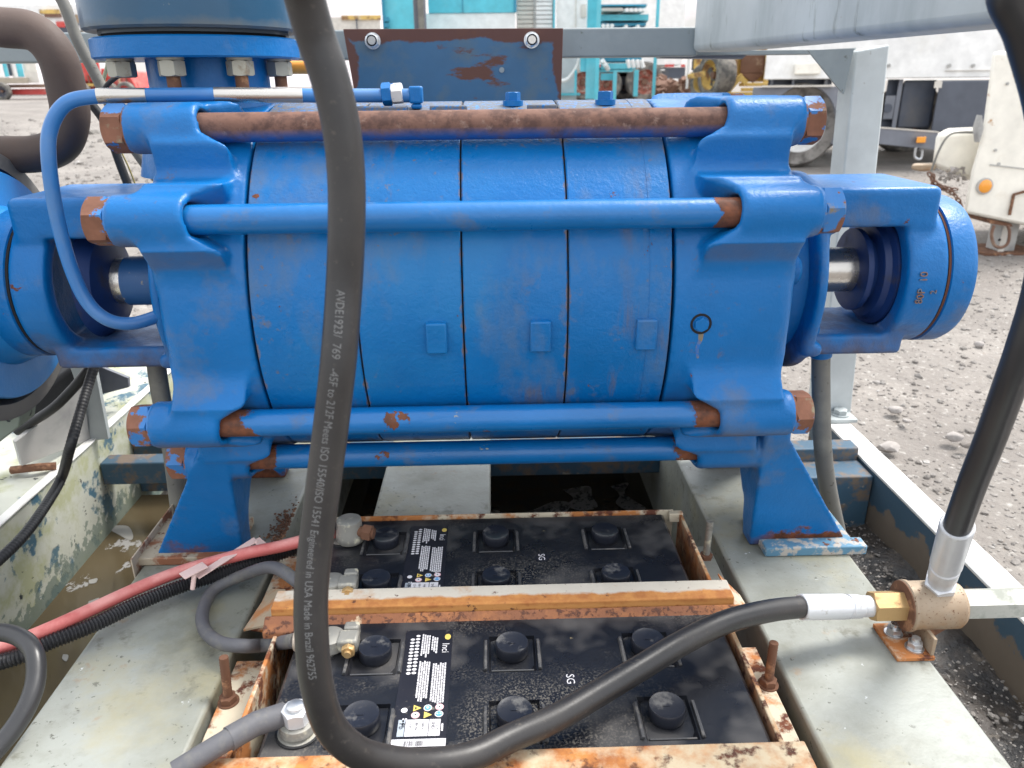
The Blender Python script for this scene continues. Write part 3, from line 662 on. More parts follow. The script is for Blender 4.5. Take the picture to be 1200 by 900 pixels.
# raised casting marks on the right bearing bracket, read upwards
def surf_text(s_, size, x, phi, m, name, par, rot=90, h=.0016):
    vs, fs = text_mesh(s_, size); n = len(vs); out = []
    r0 = .1115
    for lay in (0, h):
        for (u, v, _) in vs:
            if rot == 90: du, dv = -v, u
            else: du, dv = u, v
            a = R(phi)+dv/r0; rr = r0-.001+lay*1.6+(0 if lay == 0 else .0008)
            out.append((x+du, AY-rr*math.cos(a), AZ+rr*math.sin(a)))
    ff = [tuple(i+n for i in f) for f in fs]
    cnt = {}
    for f in fs:
        for a, b in zip(f, f[1:]+f[:1]):
            cnt[(a, b)] = 1
    for (a, b) in list(cnt):
        if (b, a) not in cnt: ff.append((a, b, b+n, a+n))
    MB().add(out, ff).build(name, m, par, smooth=0)
mark_m = mat('worn_raised_letters', (.12, .17, .25), .6, layers=[dict(col=(.22, .12, .08), scale=90, lo=.48, hi=.54)])
surf_text('80P  10', .0155, .617, -13.5, mark_m, 'casting_mark', pump)
surf_text('2', .0125, .634, -6.0, mark_m, 'casting_mark', pump)
# thin blue pipe from the casing top, over the nozzle and down to the left gland
pipe = crom([at(480,112,Y=1.105), at(440,112,Y=1.10), at(360,112,Y=1.075), at(250,111,Y=1.05), at(160,112,Y=1.03), at(112,113,Y=1.02), at(78,121,Y=1.01), at(60,148,Y=1.005),
             at(57,185,Y=1.0), at(66,250,Y=1.0), at(82,310,Y=1.0), at(101,352,Y=1.0), at(125,374,Y=1.0), at(155,379,Y=1.01), at(190,369,Y=1.03)], 10)
MB().tube(pipe, .0088, 24).build('balance_pipe', mat('blue_painted_tube', (.03, .16, .42), .35, layers=[dict(col=(.10, .2, .36), scale=12, lo=.5, hi=.7, amt=.5), dict(col=(.35, .33, .32), scale=40, lo=.68, hi=.7)], bump=(100, .2), coat=.2), pump)
def section(pts, x0, x1): return [p for p in pts if x0 <= p.x <= x1 and p.z > .95]
MB().tube(section(resample(pipe, .004), at(250,111,Y=1.05).x, at(358,112,Y=1.075).x), .0092, 24).build('bare_pipe_section', steel, pump)
MB().tube(section(resample(pipe, .004), at(112,113,Y=1.02).x, at(173,112,Y=1.03).x), .0092, 24).build('bare_pipe_section', steel, pump)
e = at(492, 112, Y=1.105)
MB().hexnut(at(448,111,Y=1.105), at(459,110,Y=1.105), .026).build('pipe_nut', blue, pump)
MB().hexnut(at(459,110,Y=1.105), at(472,109,Y=1.105), .024, ph=.3).build('pipe_nut', mat('chipped_white_nut', (.62, .60, .58), .5, layers=[dict(col=(.03, .15, .42), scale=40, lo=.55, hi=.58)]), pump)
MB().box(e.x-.014, e.x+.004, 1.095, 1.116, e.z-.010, e.z+.012).box(e.x-.012, e.x+.002, 1.097, 1.114, AZ+RB-.008, e.z-.0101).build('pipe_elbow', blue, pump, bevel=.003, seg=3)
# drain hoses under the bearing brackets
def drain(pts, lab):
    t = crom(pts, 10); o = MB().tube(t, .0145, 24).build('drain_hose', grey_pipe); tag(o, lab, 'hose')
drain([at(962,408,Y=1.14), at(962,450,Y=1.14), at(964,520,Y=1.14), at(970,570,Y=1.16), at(985,640,Y=1.18)], 'thick grey drain hose hanging under the right bearing bracket')
drain([at(182,418,Y=1.16), at(188,460,Y=1.16), at(200,520,Y=1.16), at(207,570,Y=1.16), at(214,630,Y=1.16)], 'thick grey drain hose hanging left of the left pump foot')
for px, y in ((962, 1.14), (184, 1.16)):
    a, b = at(px, 402, Y=y), at(px, 418, Y=y); MB().cyl(a+Vector((0,0,.006)), b, .017, 24).build('hose_spigot', blue, pump, bevel=.002)

# dark flange of the pipe standing on the outlet
fl = thing('pipe_flange', 'dark teal pipe flange bolted on top of the blue pump outlet', 'pipe flange', (NX, AY, 1.064))
MB().lathe((NX, AY, 1.0635), (0, 0, 1), [(0, .07), (0, .122), (.004, .122), (.004, .1365), (.007, .1405), (.045, .1405), (.052, .136), (.052, .09), (.2, .085)], 96).build('flange_disc', dk_flange, fl, smooth=30)
for k in range(8):
    t = R(-90+45*k); x, y = NX+.108*math.cos(t), AY+.108*math.sin(t)
    MB().hexnut((x, y, 1.1160), (x, y, 1.134), .030).build('bolt_head', nut_grey, fl)
MB().lathe((NX, AY, 1.0600), (0, 0, 1), [(0, .118), (.0033, .118)], 64).build('gasket_ring', gasket, fl)

# ================================================================ BATTERIES
def battery(cx, cy, label, ztop=.383, capx=.159, capy=.0515, front=True):
    b = thing('truck_battery', label, 'battery', (cx, cy, .16), 'truck batteries in the rusty tray')
    W, D = .514, .222
    # lid as a height field with a sunken well round each cap
    wells = [(kx*capx, ky*capy) for ky in (-1, 1) for kx in (-1, 0, 1)]
    hx, h0, h1, dp, sl = .027, .036, .024, .017, .008
    gx = sorted({-W/2, W/2, -W/2+.004, W/2-.004} | {wx+v for wx, _ in wells for v in (-hx, -hx+sl, hx-sl, hx)})
    gy = sorted({-D/2, D/2, -D/2+.004, D/2-.004} | {wy+v for _, wy in wells for v in (-h0, -h0+.015, h1-.004, h1)})
    vs = []; fs = []
    for y in gy:
        for x in gx:
            z = ztop
            if abs(x) >= W/2-1e-6 or abs(y) >= D/2-1e-6: z -= .004
            for wx, wy in wells:
                if wx-hx+sl-1e-6 <= x <= wx+hx-sl+1e-6 and wy-h0+.015-1e-6 <= y <= wy+h1-.004+1e-6: z = ztop-dp
            vs.append((cx+x, cy+y, z))
    n = len(gx)
    fs = [(j*n+i, j*n+i+1, (j+1)*n+i+1, (j+1)*n+i) for j in range(len(gy)-1) for i in range(n-1)]
    MB().add(vs, fs).build('lid', batt_m, b, smooth=20)
    MB().box(cx-W/2, cx+W/2, cy-D/2, cy+D/2, .16, ztop-.0045).build('case', batt_m, b, bevel=.004)
    fr_m = MATS.get('dusty_ridge') or mat('dusty_ridge', (.055, .055, .058), .5, layers=[dict(col=(.14, .13, .12), scale=60, lo=.5, hi=.62, amt=.8)], bump=(160, .3))
    for wx, wy in wells:
        x, y = cx+wx, cy+wy
        for s_ in (-1, 1): MB().prism([(x+s_*(hx+.002), y-h0+.002, ztop+.0002), (x+s_*(hx+.0065), y-h0+.002, ztop+.0002), (x+s_*(hx+.005), y-h0+.002, ztop+.004), (x+s_*(hx+.002), y-h0+.002, ztop+.004)], (0, .048, 0)).build('well_ridge', fr_m, b, bevel=.0006)
        MB().prism([(x-hx+.003, y-h0+.0005, ztop+.0005), (x-hx+.003, y-h0+.013, ztop-.0145), (x-hx+.003, y-h0+.0145, ztop-.0145), (x-hx+.003, y-h0+.002, ztop+.0015)], (2*hx-.006, 0, 0)).build('well_ridge', fr_m, b, bevel=.0004)
    mb = MB()
    for dx in (-.08, .08): mb.box(cx+dx-.0012, cx+dx+.0012, cy-D/2+.01, cy+D/2-.01, ztop+.0001, ztop+.0012)
    for wx, wy in wells:
        x, y = cx+wx, cy+wy; z = ztop-.016
        cp = MB().lathe((x, y, z), (0, 0, 1), [(0, .0150), (.010, .0160), (.0115, .0176), (.0135, .0188), (.0255, .0193), (.0275, .0184), (.0272, .0172), (.0262, .0135)], 40).build('vent_cap', cap_m, b, smooth=30)
        MB().lathe((x, y, z+.0005), (0, 0, 1), [(0, .0172), (.0030, .0172)], 32).build('seal_ring', mat('cap_ring', (.22, .22, .20), .4) if 'cap_ring' not in MATS else MATS['cap_ring'], cp)
        M = Matrix.Translation((x-.0008, y, z+.0263)); MB().box(-.0035, .0035, -.0012, .0012, 0, .0006, M).build('slot', cap_m, cp)
    # round grey number sticker
    ox, oy = cx+.064, cy+.0005
    s = MB().lathe((ox, oy, ztop), (0, 0, 1), [(0, .0102), (.0004, .0102)], 32).build('round_sticker', label_blk, b)
    vs_, f_ = text_mesh('SG', .013); MB().add([(ox-.0048+v*1.0, oy+.0085-u, ztop+.0006) for u, v, _ in vs_], f_).build('lettering', white_ink, s, smooth=0)
    # long black label: u across (0..1), v away from the viewer (0..1)
    LW, LL = .0560, .176; lx, ly = cx-.1265, cy-.0865
    def P(u, v, z): return (lx+u*LW, ly+v*LL, ztop+z)
    lab = MB().box(lx, lx+LW, ly, ly+LL, ztop+.0001, ztop+.0006).build('label', label_blk, b)
    def quad(mb, u0, v0, u1, v1, z=.0009): mb.add([P(u0, v0, z), P(u1, v0, z), P(u1, v1, z), P(u0, v1, z)], [(0, 1, 2, 3)])
    def disc(mb, u, v, r, z=.0009, n=20, el=1.): mb.add([(lx+u*LW+r*math.cos(6.2832*k/n), ly+v*LL+r*el*math.sin(6.2832*k/n), ztop+z) for k in range(n)], [tuple(range(n))])
    pr = MB(); r_ = random.Random(3)
    for k in range(12):
        if k < 11: disc(pr, .16, .905-k*.032, .0026, el=.72)
        if k > 0 or 1: disc(pr, .27, .94-k*.032, .0026, el=.72)
    def lines(u0, v1, cols, du, L0):
        for c in range(cols):
            v = v1-r_.uniform(0, .03); end = v1-L0+r_.uniform(0, .04)
            while v > end:
                seg = r_.uniform(.012, .032); quad(pr, u0+c*du, max(end, v-seg), u0+c*du+.032, v); v -= seg+.004
    lines(.36, .965, 4, .047, .24); lines(.57, .94, 3, .047, .18)
    lines(.36, .70, 5, .047, .36); lines(.64, .68, 6, .047, .36)
    lines(.17, .235, 2, .05, .08)
    disc(pr, .18, .275, .0034)
    quad(pr, .24, .075, .66, .20); quad(pr, .675, .075, .88, .20); quad(pr, .90, .11, .935, .165)
    quad(pr, .02, .0, 1., .055)
    pr.build('printed_text', white_ink, lab, smooth=0)
    g = MB(); quad(g, .10, .075, .225, .20); g.build('recycling_field', grey_ink, lab, smooth=0)
    def txt(s_, size, u, v, m, z=.0013, name='lettering'):
        a, f_ = text_mesh(s_, size); MB().add([(lx+u*LW+y, ly+v*LL-x, ztop+z) for x, y, _ in a], f_).build(name, m, lab, smooth=0)
    txt('Pb', .0082, .125, .175, black_ink)
    txt('12 V', .0045, .30, .185, black_ink); txt('180 Ah', .0040, .42, .185, black_ink); txt('1000 A', .0035, .54, .18, black_ink); txt('SHD', .0050, .72, .18, black_ink); txt('L+  ', .0050, .80, .15, black_ink)
    bc = MB(); u = .25
    while u < .60: wd = r_.choice((.004, .008, .012)); quad(bc, u, .004, u+wd, .040, .0013); u += wd+r_.choice((.006, .01, .02))
    bc.build('barcode', black_ink, lab, smooth=0)
    txt('Inci', .0118, .80, .86, white_ink)
    g = MB(); disc(g, .90, .925, .0036, el=1.4); g.build('emblem', yel_ink, lab, smooth=0)
    # warning signs: two rows of three
    def tri(u, v):
        g = MB(); g.add([P(u-.07, v-.026, .0009), P(u+.08, v, .0009), P(u-.07, v+.026, .0009)], [(0, 1, 2)]); t = g.build('warning_triangle', yel_ink, lab, smooth=0)
    def sign(u, v, m1, m2):
        g = MB(); disc(g, u, v, .0045, .0009); g.build('warning_sign', m1, lab, smooth=0)
        g = MB(); disc(g, u, v, .0034, .0012); g.build('warning_sign', m2, lab, smooth=0)
    tri(.42, .29); tri(.63, .235); sign(.62, .29, white_ink, blu_ink); sign(.84, .295, pnk_ink, white_ink); sign(.40, .235, pnk_ink, white_ink); sign(.84, .24, white_ink, blu_ink)
    g = MB(); disc(g, .62, .29, .0016, .0015); disc(g, .81, .24, .0009, .0015); disc(g, .87, .24, .0009, .0015); g.build('warning_sign', white_ink, lab, smooth=0)
    g = MB(); disc(g, .84, .295, .0009, .0015); disc(g, .40, .235, .0010, .0015); quad(g, .38, .28, .41, .296, .0013); g.build('warning_sign', black_ink, lab, smooth=0)
    # posts
    posts = []
    for ky in (-1, 1):
        x, y = cx-.222, cy+ky*.062
        p = MB().lathe((x, y, ztop-.001), (0, 0, 1), [(0, .021), (.003, .021), (.004, .017), (.006, .0095), (.020, .0085)], 32).build('terminal_post', lead, b)
        MB().lathe((x, y, ztop), (0, 0, 1), [(0, .0235), (.002, .0235), (.002, .021)], 32, cap=False).build('seal_ring', rubber_wet, p)
        posts.append((x, y))
    return b, posts
battery1, p1 = battery(.0140, .6710, 'front black truck battery nearest the viewer, with the hose hanging across it')
battery2, p2 = battery(-.0030, .9075, 'rear black truck battery behind the rusty cross bar, under the pump')
# terminals and clamps
def clamp_round(x, y, z, lab, m=lead):
    t = thing('terminal_clamp', lab, 'battery clamp', (x, y, z), 'battery clamps')
    MB().lathe((x, y, z), (0, 0, 1), [(0, .017), (.004, .019), (.012, .0175), (.013, .013)], 32).build('base', m, t)
    MB().hexnut((x, y, z+.0132), (x, y, z+.029), .0255, ph=.2).build('clamp_nut', crimp_m, t)
    MB().lathe((x, y, z+.0292), (0, 0, 1), [(0, .0085), (.004, .0085), (.0048, .007)], 24).build('stud', silver, t); return t
clamp_round(p1[0][0], p1[0][1], .385, 'pale clamp with a thick hex nut on the near post of the front battery')
def clamp_bolt(x, y, z, lab, side=1):
    t = thing('terminal_clamp', lab, 'battery clamp', (x, y, z), 'battery clamps')
    MB().lathe((x, y, z), (0, 0, 1), [(0, .016), (.003, .0185), (.016, .0165), (.018, .012)], 32).build('ring', lead, t)
    MB().box(x+.010, x+.034, y-.016, y+.006, z+.003, z+.020).build('clamp_arm', lead, t, bevel=.003)
    MB().box(x+.014, x+.032, y+.0085, y+.022, z+.003, z+.019).build('clamp_arm', lead, t, bevel=.003)
    MB().hexnut((x+.024, y-.024, z+.010), (x+.024, y-.0165, z+.010), .014).cyl((x+.024, y-.028, z+.010), (x+.024, y+.026, z+.010), .0042, 16).build('clamp_bolt', brass, t)
    MB().cyl((x-.042, y, z+.010), (x-.014, y, z+.010), .0125, 24).build('cable_lug', mat('cable_lug_m', (.5, .42, .34), .5, .3) if 'cable_lug_m' not in MATS else MATS['cable_lug_m'], t, bevel=.002); return t
clamp_bolt(p1[1][0]+.010, p1[1][1], .386, 'corroded bolted clamp on the far left post of the front battery')
clamp_bolt(p2[0][0]+.008, p2[0][1]-.004, .386, 'corroded bolted clamp on the near left post of the rear battery')
t = thing('terminal_clamp', 'grey lead clamp with a rusty bolt on the far left post of the rear battery', 'battery clamp', (p2[1][0]+.012, p2[1][1]-.01, .386), 'battery clamps')
x, y = p2[1][0]+.012, p2[1][1]-.01
MB().lathe((x, y, .386), (0, 0, 1), [(0, .018), (.005, .021), (.012, .0205), (.020, .0185), (.034, .0175), (.036, .0145)], 32).build('ring', lead, t)
MB().cyl((x+.014, y-.006, .404), (x+.036, y-.010, .402), .0082, 16).hexnut((x+.020, y-.007, .404), (x+.033, y-.0095, .4025), .021).build('clamp_bolt', brown_rust, t)

# ================================================================ BATTERY TRAY
tray = thing('battery_tray', 'rusty cream angle-iron tray holding the two truck batteries', 'battery tray', (.01, .79, .16))
def barL(name, x0, x1, y0, y1, z0, z1, m=tray_m, th=.004): return MB().box(x0, x1, y0, y1, z0, z1).build(name, m, tray, bevel=.0022, seg=3)
bar_w = mat('worn_white_steel_bar', (.56, .51, .43), .5, layers=[dict(col=(.50, .22, .06), col2=(.36, .13, .035), scale=22, grads=(1, .024, .006), amp=1.2, lo=.35, hi=.62, rough=.8), dict(col=(.45, .22, .08), scale=13, lo=.56, hi=.68, amt=.7), dict(col=(.52, .24, .07), scale=26, grads=(2, .2405, .2285), amp=1.5, lo=.45, hi=.75, rough=.8),
    dict(col=(.30, .10, .03), scale=60, grads=(2, .236, .225), amp=1.6, lo=.75, hi=.95, rough=.9), dict(col=(.12, .045, .025), scale=90, lo=.63, hi=.68, h=.4)], bump=(160, .4))
bar_r = mat('brown_rusty_steel_bar', (.24, .095, .045), .8, layers=[dict(col=(.42, .17, .06), scale=10, lo=.5, hi=.62), dict(col=(.55, .40, .26), scale=14, lo=.64, hi=.68, rough=.5),
    dict(col=(.10, .04, .025), scale=120, lo=.52, hi=.6, h=.4)], bump=(200, .5))
mb = MB(); mb.prism([(-.283, .789, .384), (-.283, .7905, .3975), (-.283, .8255, .3995), (-.283, .8255, .394), (-.283, .797, .391)], (.578, 0, 0)).build('cross_bar', bar_w, tray, bevel=.0018, seg=3)
MB().prism([(-.290, .7690, .369), (-.290, .7690, .3785), (-.290, .7875, .3900), (-.290, .7885, .3695)], (.592, 0, 0)).build('cross_bar', bar_r, tray, bevel=.002, seg=3)
MB().box(-.300, .301, .5480, .5590, .16, .3795).box(-.300, .301, .520, .5740, .3840, .3885).build('front_bar', tray_m, tray, bevel=.002, seg=3)
MB().box(-.255, .270, 1.0195, 1.0225, .30, .3875).build('rear_bar', tray_spotted, tray, bevel=.0008)
MB().box(.262, .283, 1.009, 1.0193, .372, .3872).build('corner_plate', tray_spotted, tray, bevel=.001)
for s, x in ((-1, -.2745), (1, .2795)):
    MB().box(x-.0025, x+.0025, .560, 1.018, .20, .374 if s < 0 else .3855).build('side_bar', tray_m if s > 0 else tray_spotted, tray, bevel=.0012)
    xa, xb = (x-.0026-.062, x-.0026) if s < 0 else (x+.0026, x+.0026+.052)
    MB().box(xa, xb, .55, .80, .306, .311).build('side_flange', tray_spotted, tray, bevel=.0012)
    MB().prism([(xa, .86, .309), (xb, .845, .309), (xb, 1.03, .309), (xa+ (0 if s<0 else .0), 1.03, .309)], (0, 0, .005)).build('side_flange', plate_m if s > 0 else tray_spotted, tray, bevel=.001)
MB().prism([(-.330, .815, .345), (-.284, .79, .373), (-.284, .86, .373), (-.318, .90, .345)], (0, 0, .003)).build('gusset', mat('tan_plate', (.36, .28, .19), .6, layers=[dict(col=(.4, .17, .06), scale=20, lo=.5, hi=.62)]), tray)
MB().prism([(.300, .795, .374), (.332, .80, .345), (.328, .86, .345), (.298, .87, .374)], (0, 0, .003)).build('gusset', tray_spotted, tray)
for px, py, tx, ty, m, L in ((268, 822, 262, 770, brown_rust, .05), (900, 802, 907, 753, brown_rust, .05), (827, 655, 832, 611, lead, .06)):
    z0 = .3115; p = at(px, py, z=z0)
    q = at(tx, ty, zc=(p-EYE).dot(_d)-.018)
    s_ = thing('hold_down_stud', {268: 'rusty threaded stud on the left tray flange beside the front battery', 900: 'rusty threaded stud on the right tray flange beside the front battery', 827: 'grey threaded stud right of the rear battery'}[px], 'stud', p, 'studs of the battery tray')
    MB().tube([p+(q-p)*k/30 for k in range(31)], lambda t, i: .0052+.0004*(i % 2), 16).build('rod', m, s_)
    MB().hexnut(p, p+Vector((0, 0, .009)), .018).cyl(p-Vector((0,0,.001)), p+Vector((0,0,.0012)), .0125, 24).build('stud_nut', brown_rust, s_)

# ================================================================ BIG HOSE with print
hose_px = [(338,-70,.46),(352,-20,.49),(369,40,.51),(386,90,.52),(400,150,.53),(406,210,.54),(406,275,.55),(403,340,.56),(397,420,.565),(389,490,.575),(380,560,.585),(371,630,.595),
           (365,690,.60),(365,740,.605),(370,795,.615),(384,845,.63),(408,874,.645),(440,889,.665),(495,895,.695),(550,887,.72),(600,864,.745),(650,842,.765),(700,813,.79),(750,783,.815),(800,753,.845),(850,729,.88),(900,716,.92),(942,711,.955)]
hp = resample(crom([at(x, y, zc=z) for x, y, z in hose_px], 10), .004)
hose = thing('rubber_hose', 'thick black rubber hose with pale printed lettering, looping down in front of the pump', 'hose', hp[-1])
HR = .0133
MB().tube(hp, HR, 36).build('hose_body', rubber, hose, smooth=60)
txt_s = 'AVDE1923/  769   -45F to 212F Meets ISO 15540/ISO 15541 Engineered in USA Made in Brazil 962755'
def wrap_text(path, r, s_, s_start, s_end, height, ang, name, m, par, side=Vector((1, 0, 0))):
    vs_, f_ = text_mesh(s_, height); wmax = max(v[0] for v in vs_); k = (s_end-s_start)/wmax
    L = [0.]
    for a, b in zip(path, path[1:]): L.append(L[-1]+(b-a).length)
    bm = bmesh.new(); V_ = [bm.verts.new(v) for v in vs_]
    for f in f_:
        try: bm.faces.new([V_[i] for i in f])
        except ValueError: pass
    bmesh.ops.triangulate(bm, faces=bm.faces)
    for _ in range(3):
        e = [x for x in bm.edges if x.calc_length() > height*.22]
        if e: bmesh.ops.subdivide_edges(bm, edges=e, cuts=1); bmesh.ops.triangulate(bm, faces=bm.faces)
    bm.verts.index_update(); vs_ = [tuple(v.co) for v in bm.verts]; f_ = [tuple(v.index for v in f.verts) for f in bm.faces]; bm.free()
    out = []
    import bisect
    for u, v, _ in vs_:
        s = s_start+u*k; i = min(max(bisect.bisect(L, s)-1, 0), len(path)-2); f = (s-L[i])/(L[i+1]-L[i])
        p = path[i].lerp(path[i+1], f); j = min(i+2, len(path)-1); t = (path[j]-path[max(i-1, 0)]).normalized()
        nn = (EYE0-p); nn = (nn-t*nn.dot(t)).normalized(); b = t.cross(nn)
        if b.dot(side) < 0: b = -b
        a = ang+(v-height*.35)/r; out.append(p+(nn*math.cos(a)+b*math.sin(a))*(r+.0002))
    MB().add(out, f_).build(name, m, par, smooth=0)
EYE0 = Vector((0, 0, 1.0))
Ls = [0.]
for a, b in zip(hp, hp[1:]): Ls.append(Ls[-1]+(b-a).length)
def s_at(z): 
    i = min(range(len(hp)//2), key=lambda i: abs(hp[i].z-z)); return Ls[i]
za, zb = at(403, 340, zc=.56).z, at(368, 782, zc=.612).z
wrap_text(hp, HR, txt_s, s_at(za), s_at(zb), .0086, -.15, 'printed_text', text_white, hose)
def fitting(a, b, r, par, name='crimp_ferrule', m=crimp_m):
    a, b = Vector(a), Vector(b); L = (b-a).length
    MB().lathe(a, b-a, [(0, r*.80), (0, r*1.0), (.0015, r*1.06), (L*.60, r*1.06), (L*.61, r*.93), (L*.64, r*.93), (L*.65, r*1.02), (L*.80, r*1.0), (L*.82, r*.9), (L, r*.9)], 40).build(name, m, par, smooth=30)
BY, BZ = .800, .371
e0 = hp[-1]; hexs = Vector((.478, BY, BZ))
fitting(e0-(hp[-1]-hp[-4]).normalized()*.004, hexs, .0150, hose)
# valve block and its bracket
blk = thing('hose_junction_block', 'rust-speckled steel junction block on a small bolted bracket where the two hoses meet', 'pipe fitting', (.56, BY, .32))
MB().hexnut((.476, BY, BZ), (.524, BY, BZ), .0345, ph=R(0)).build('brass_adapter', brass, blk)
MB().lathe((.5175, BY, BZ), (1, 0, 0), [(0, .026), (0, .0305), (.002, .0325), (.006, .0325), (.007, .0305), (.066, .0305), (.071, .027), (.072, .020)], 48).build('block_body', fit_rust, blk, smooth=30)
MB().lathe((.5160, BY, BZ), (1, 0, 0), [(0, .018), (0, .0315), (.0014, .0315)], 40).build('end_ring', brown_rust, blk)
MB().hexnut((.588, BY, BZ), (.720, BY, BZ), .0345).build('hex_bar', mat('dull_pale_hex', (.46, .46, .42), .45, .3, layers=[dict(col=(.3, .31, .27), scale=20, lo=.5, hi=.6)], bump=(120, .2)), blk)
MB().hull([(.545, .795, .344), (.590, .795, .344), (.545, .800, .344), (.590, .800, .344), (.535, .785, .3205), (.5425, .785, .3205), (.535, .79, .3205), (.5425, .79, .3205)]).build('bracket_web', brown_rust, blk, bevel=.001)
MB().box(.539, .5435, .757, .84, .3265, .352).build('bracket_side', fit_rust, blk, bevel=.001)
MB().box(.4965, .5445, .755, .822, .3203, .3262).build('bracket_plate', tray_spotted, blk, bevel=.001)
for x, y in ((.526, .772), (.513, .800)):
    bt = MB().hexnut((x, y, .3285), (x, y, .337), .0165).build('bracket_bolt', silver, blk)
    MB().cyl((x, y, .3263), (x, y, .3285), .0115, 28).cyl((x, y, .337), (x, y, .343), .0052, 20).build('washer', silver, bt)
# second hose
h2 = resample(crom([at(1085,-80,zc=.50) + Vector((.10,0,.0)), at(1185,-20,zc=.52), at(1203,40,zc=.54), at(1226,130,zc=.57), at(1234,230,zc=.61), at(1222,330,zc=.65), at(1200,405,zc=.68), at(1182,455,zc=.71), at(1160,515,zc=.76), at(1140,565,zc=.80), at(1121,618,zc=.85)], 10), .004)
hose2 = thing('rubber_hose', 'black rubber hose rising out of the frame at the right from the junction block', 'hose', (.56, BY, .40))
MB().tube(h2, .0142, 36).build('hose_body', rubber_wet, hose2, smooth=60)
top = Vector((.5600, BY, BZ+.029))
fitting(h2[-1]-(h2[-1]-h2[-4]).normalized()*.003, top, .0168, hose2)
MB().hexnut(top, top+(h2[-1]-top).normalized()*.016, .0335).build('swivel_nut', crimp_m, hose2)

# ================================================================ CABLES
def cable(pts, r, m, label, name='battery_cable', cat='cable', n=16, grp=None):
    o = MB().tube(crom(pts, 10), r, n).build(name, m, smooth=60); return tag(o, label, cat, grp)
Z = .32
q = (p1[1][0]+.010-.040, p1[1][1], .396)
cable([q, at(310,756,zc=.98), at(285,757,z=.352), at(258,753,z=.345), at(240,738,z=.338), at(238,715,z=.334), at(252,690,z=.336), at(285,674,z=.350), at(320,665,z=.39), (p2[0][0]+.008-.040, p2[0][1]-.004, .397)],
      .0086, cable_grey, 'grey battery cable looping over the left plate from one battery to the other')
cable([at(205,905,z=.40), at(235,886,z=.405), at(275,862,z=.408), at(310,843,z=.405), at(334,837,z=.402), (p1[0][0]-.008, p1[0][1], .402)], .0105, cable_grey, 'thick grey battery cable from the lower left to the near battery post')
MB_ = MB(); MB_.tube([at(268,866,z=.407), at(300,848,z=.406), at(334,837,z=.402)], .0121, 20).build('cable_sleeve', cable_grey); tag(bpy.data.objects['cable_sleeve'], 'grey heat-shrink sleeve over the end of the thick lower battery cable', 'cable sleeve')
cp = resample(crom([at(-30,783,z=.345), at(20,770,z=.352), at(60,752,z=.356), at(110,732,z=.352), at(160,708,z=.348), at(210,688,z=.345), at(260,672,z=.350), at(310,655,z=.358), at(345,643,z=.365), at(385,628,z=.375)], 10), .00105)
o = MB().tube(cp, lambda t, i: .0092+.0011*math.cos(i*math.pi/2), 16).build('corrugated_conduit', mat('black_corrugated_plastic', (.022, .022, .025), .35, bump=(200, .1)), smooth=80)
tag(o, 'black corrugated conduit lying alongside the faded red cable', 'conduit')
cable([at(-30,768,z=.352), at(20,752,z=.360), at(60,736,z=.366), at(110,713,z=.362), at(160,690,z=.358), at(205,672,z=.356), at(245,660,z=.362), at(290,648,z=.374), at(330,640,z=.384), (p2[1][0]-.01, p2[1][1]-.01, .40)], .0088, red_cable_m, 'faded red battery cable running up from the left edge to the rear battery', 'red_cable')
cable([at(-30,748,z=.40), at(0,741,z=.40), at(25,748,z=.398), at(40,765,z=.392), at(42,795,z=.375), at(33,825,z=.36), at(15,855,z=.345), at(-15,890,z=.33)], .0105, rubber_wet, 'short black hose curving over the conduit at the lower left edge', 'rubber_hose', 'hose')
# pale tie round the cables
tie = MB(); A, B = at(231,676,z=.362), at(262,652,z=.378)
tie.tube([A+Vector((-.004,-.012,-.012)), A+Vector((0,-.006,.010)), A+Vector((.003,.010,.012)), A+Vector((.005,.014,-.004))], .0035, 8)
tie.beam(A+Vector((-.014,-.014,.011)), A+Vector((.010,.010,.013)), .018, .002)
tie.beam(A, at(300,632,z=.385), .013, .002).beam(at(300,632,z=.385), at(309,640,z=.380), .012, .002)
tag(tie.build('cable_tie', tie_m, bevel=.0005), 'pale pink strip of tape tied round the red cable and conduit', 'cable tie')
# braided black hose on the left beam
def braid(pts, r, m, lab, z):
    p = resample(crom(pts, 10), .0016); o = MB().tube(p, lambda t, i: r+.0003*math.cos(i*math.pi/2), 20).build('rubber_hose', m, smooth=80); return tag(o, lab, 'hose')
braid([at(112,425,Y=1.30), at(104,450,Y=1.28), at(95,480,Y=1.24), at(82,525,Y=1.19), at(72,560,z=.345), at(55,590,z=.34), at(30,625,z=.338), at(0,655,z=.336), at(-30,680,z=.335)], .0085, cable_black, 'black braided hose hanging down over the left base beam', .3)
cable([at(118,415,Y=1.34), at(100,438,Y=1.33), at(84,457,Y=1.33), at(60,480,Y=1.33), at(20,505,Y=1.34)], .009, cable_black, 'short black hose under the coupling disc on the left', 'rubber_hose', 'hose')

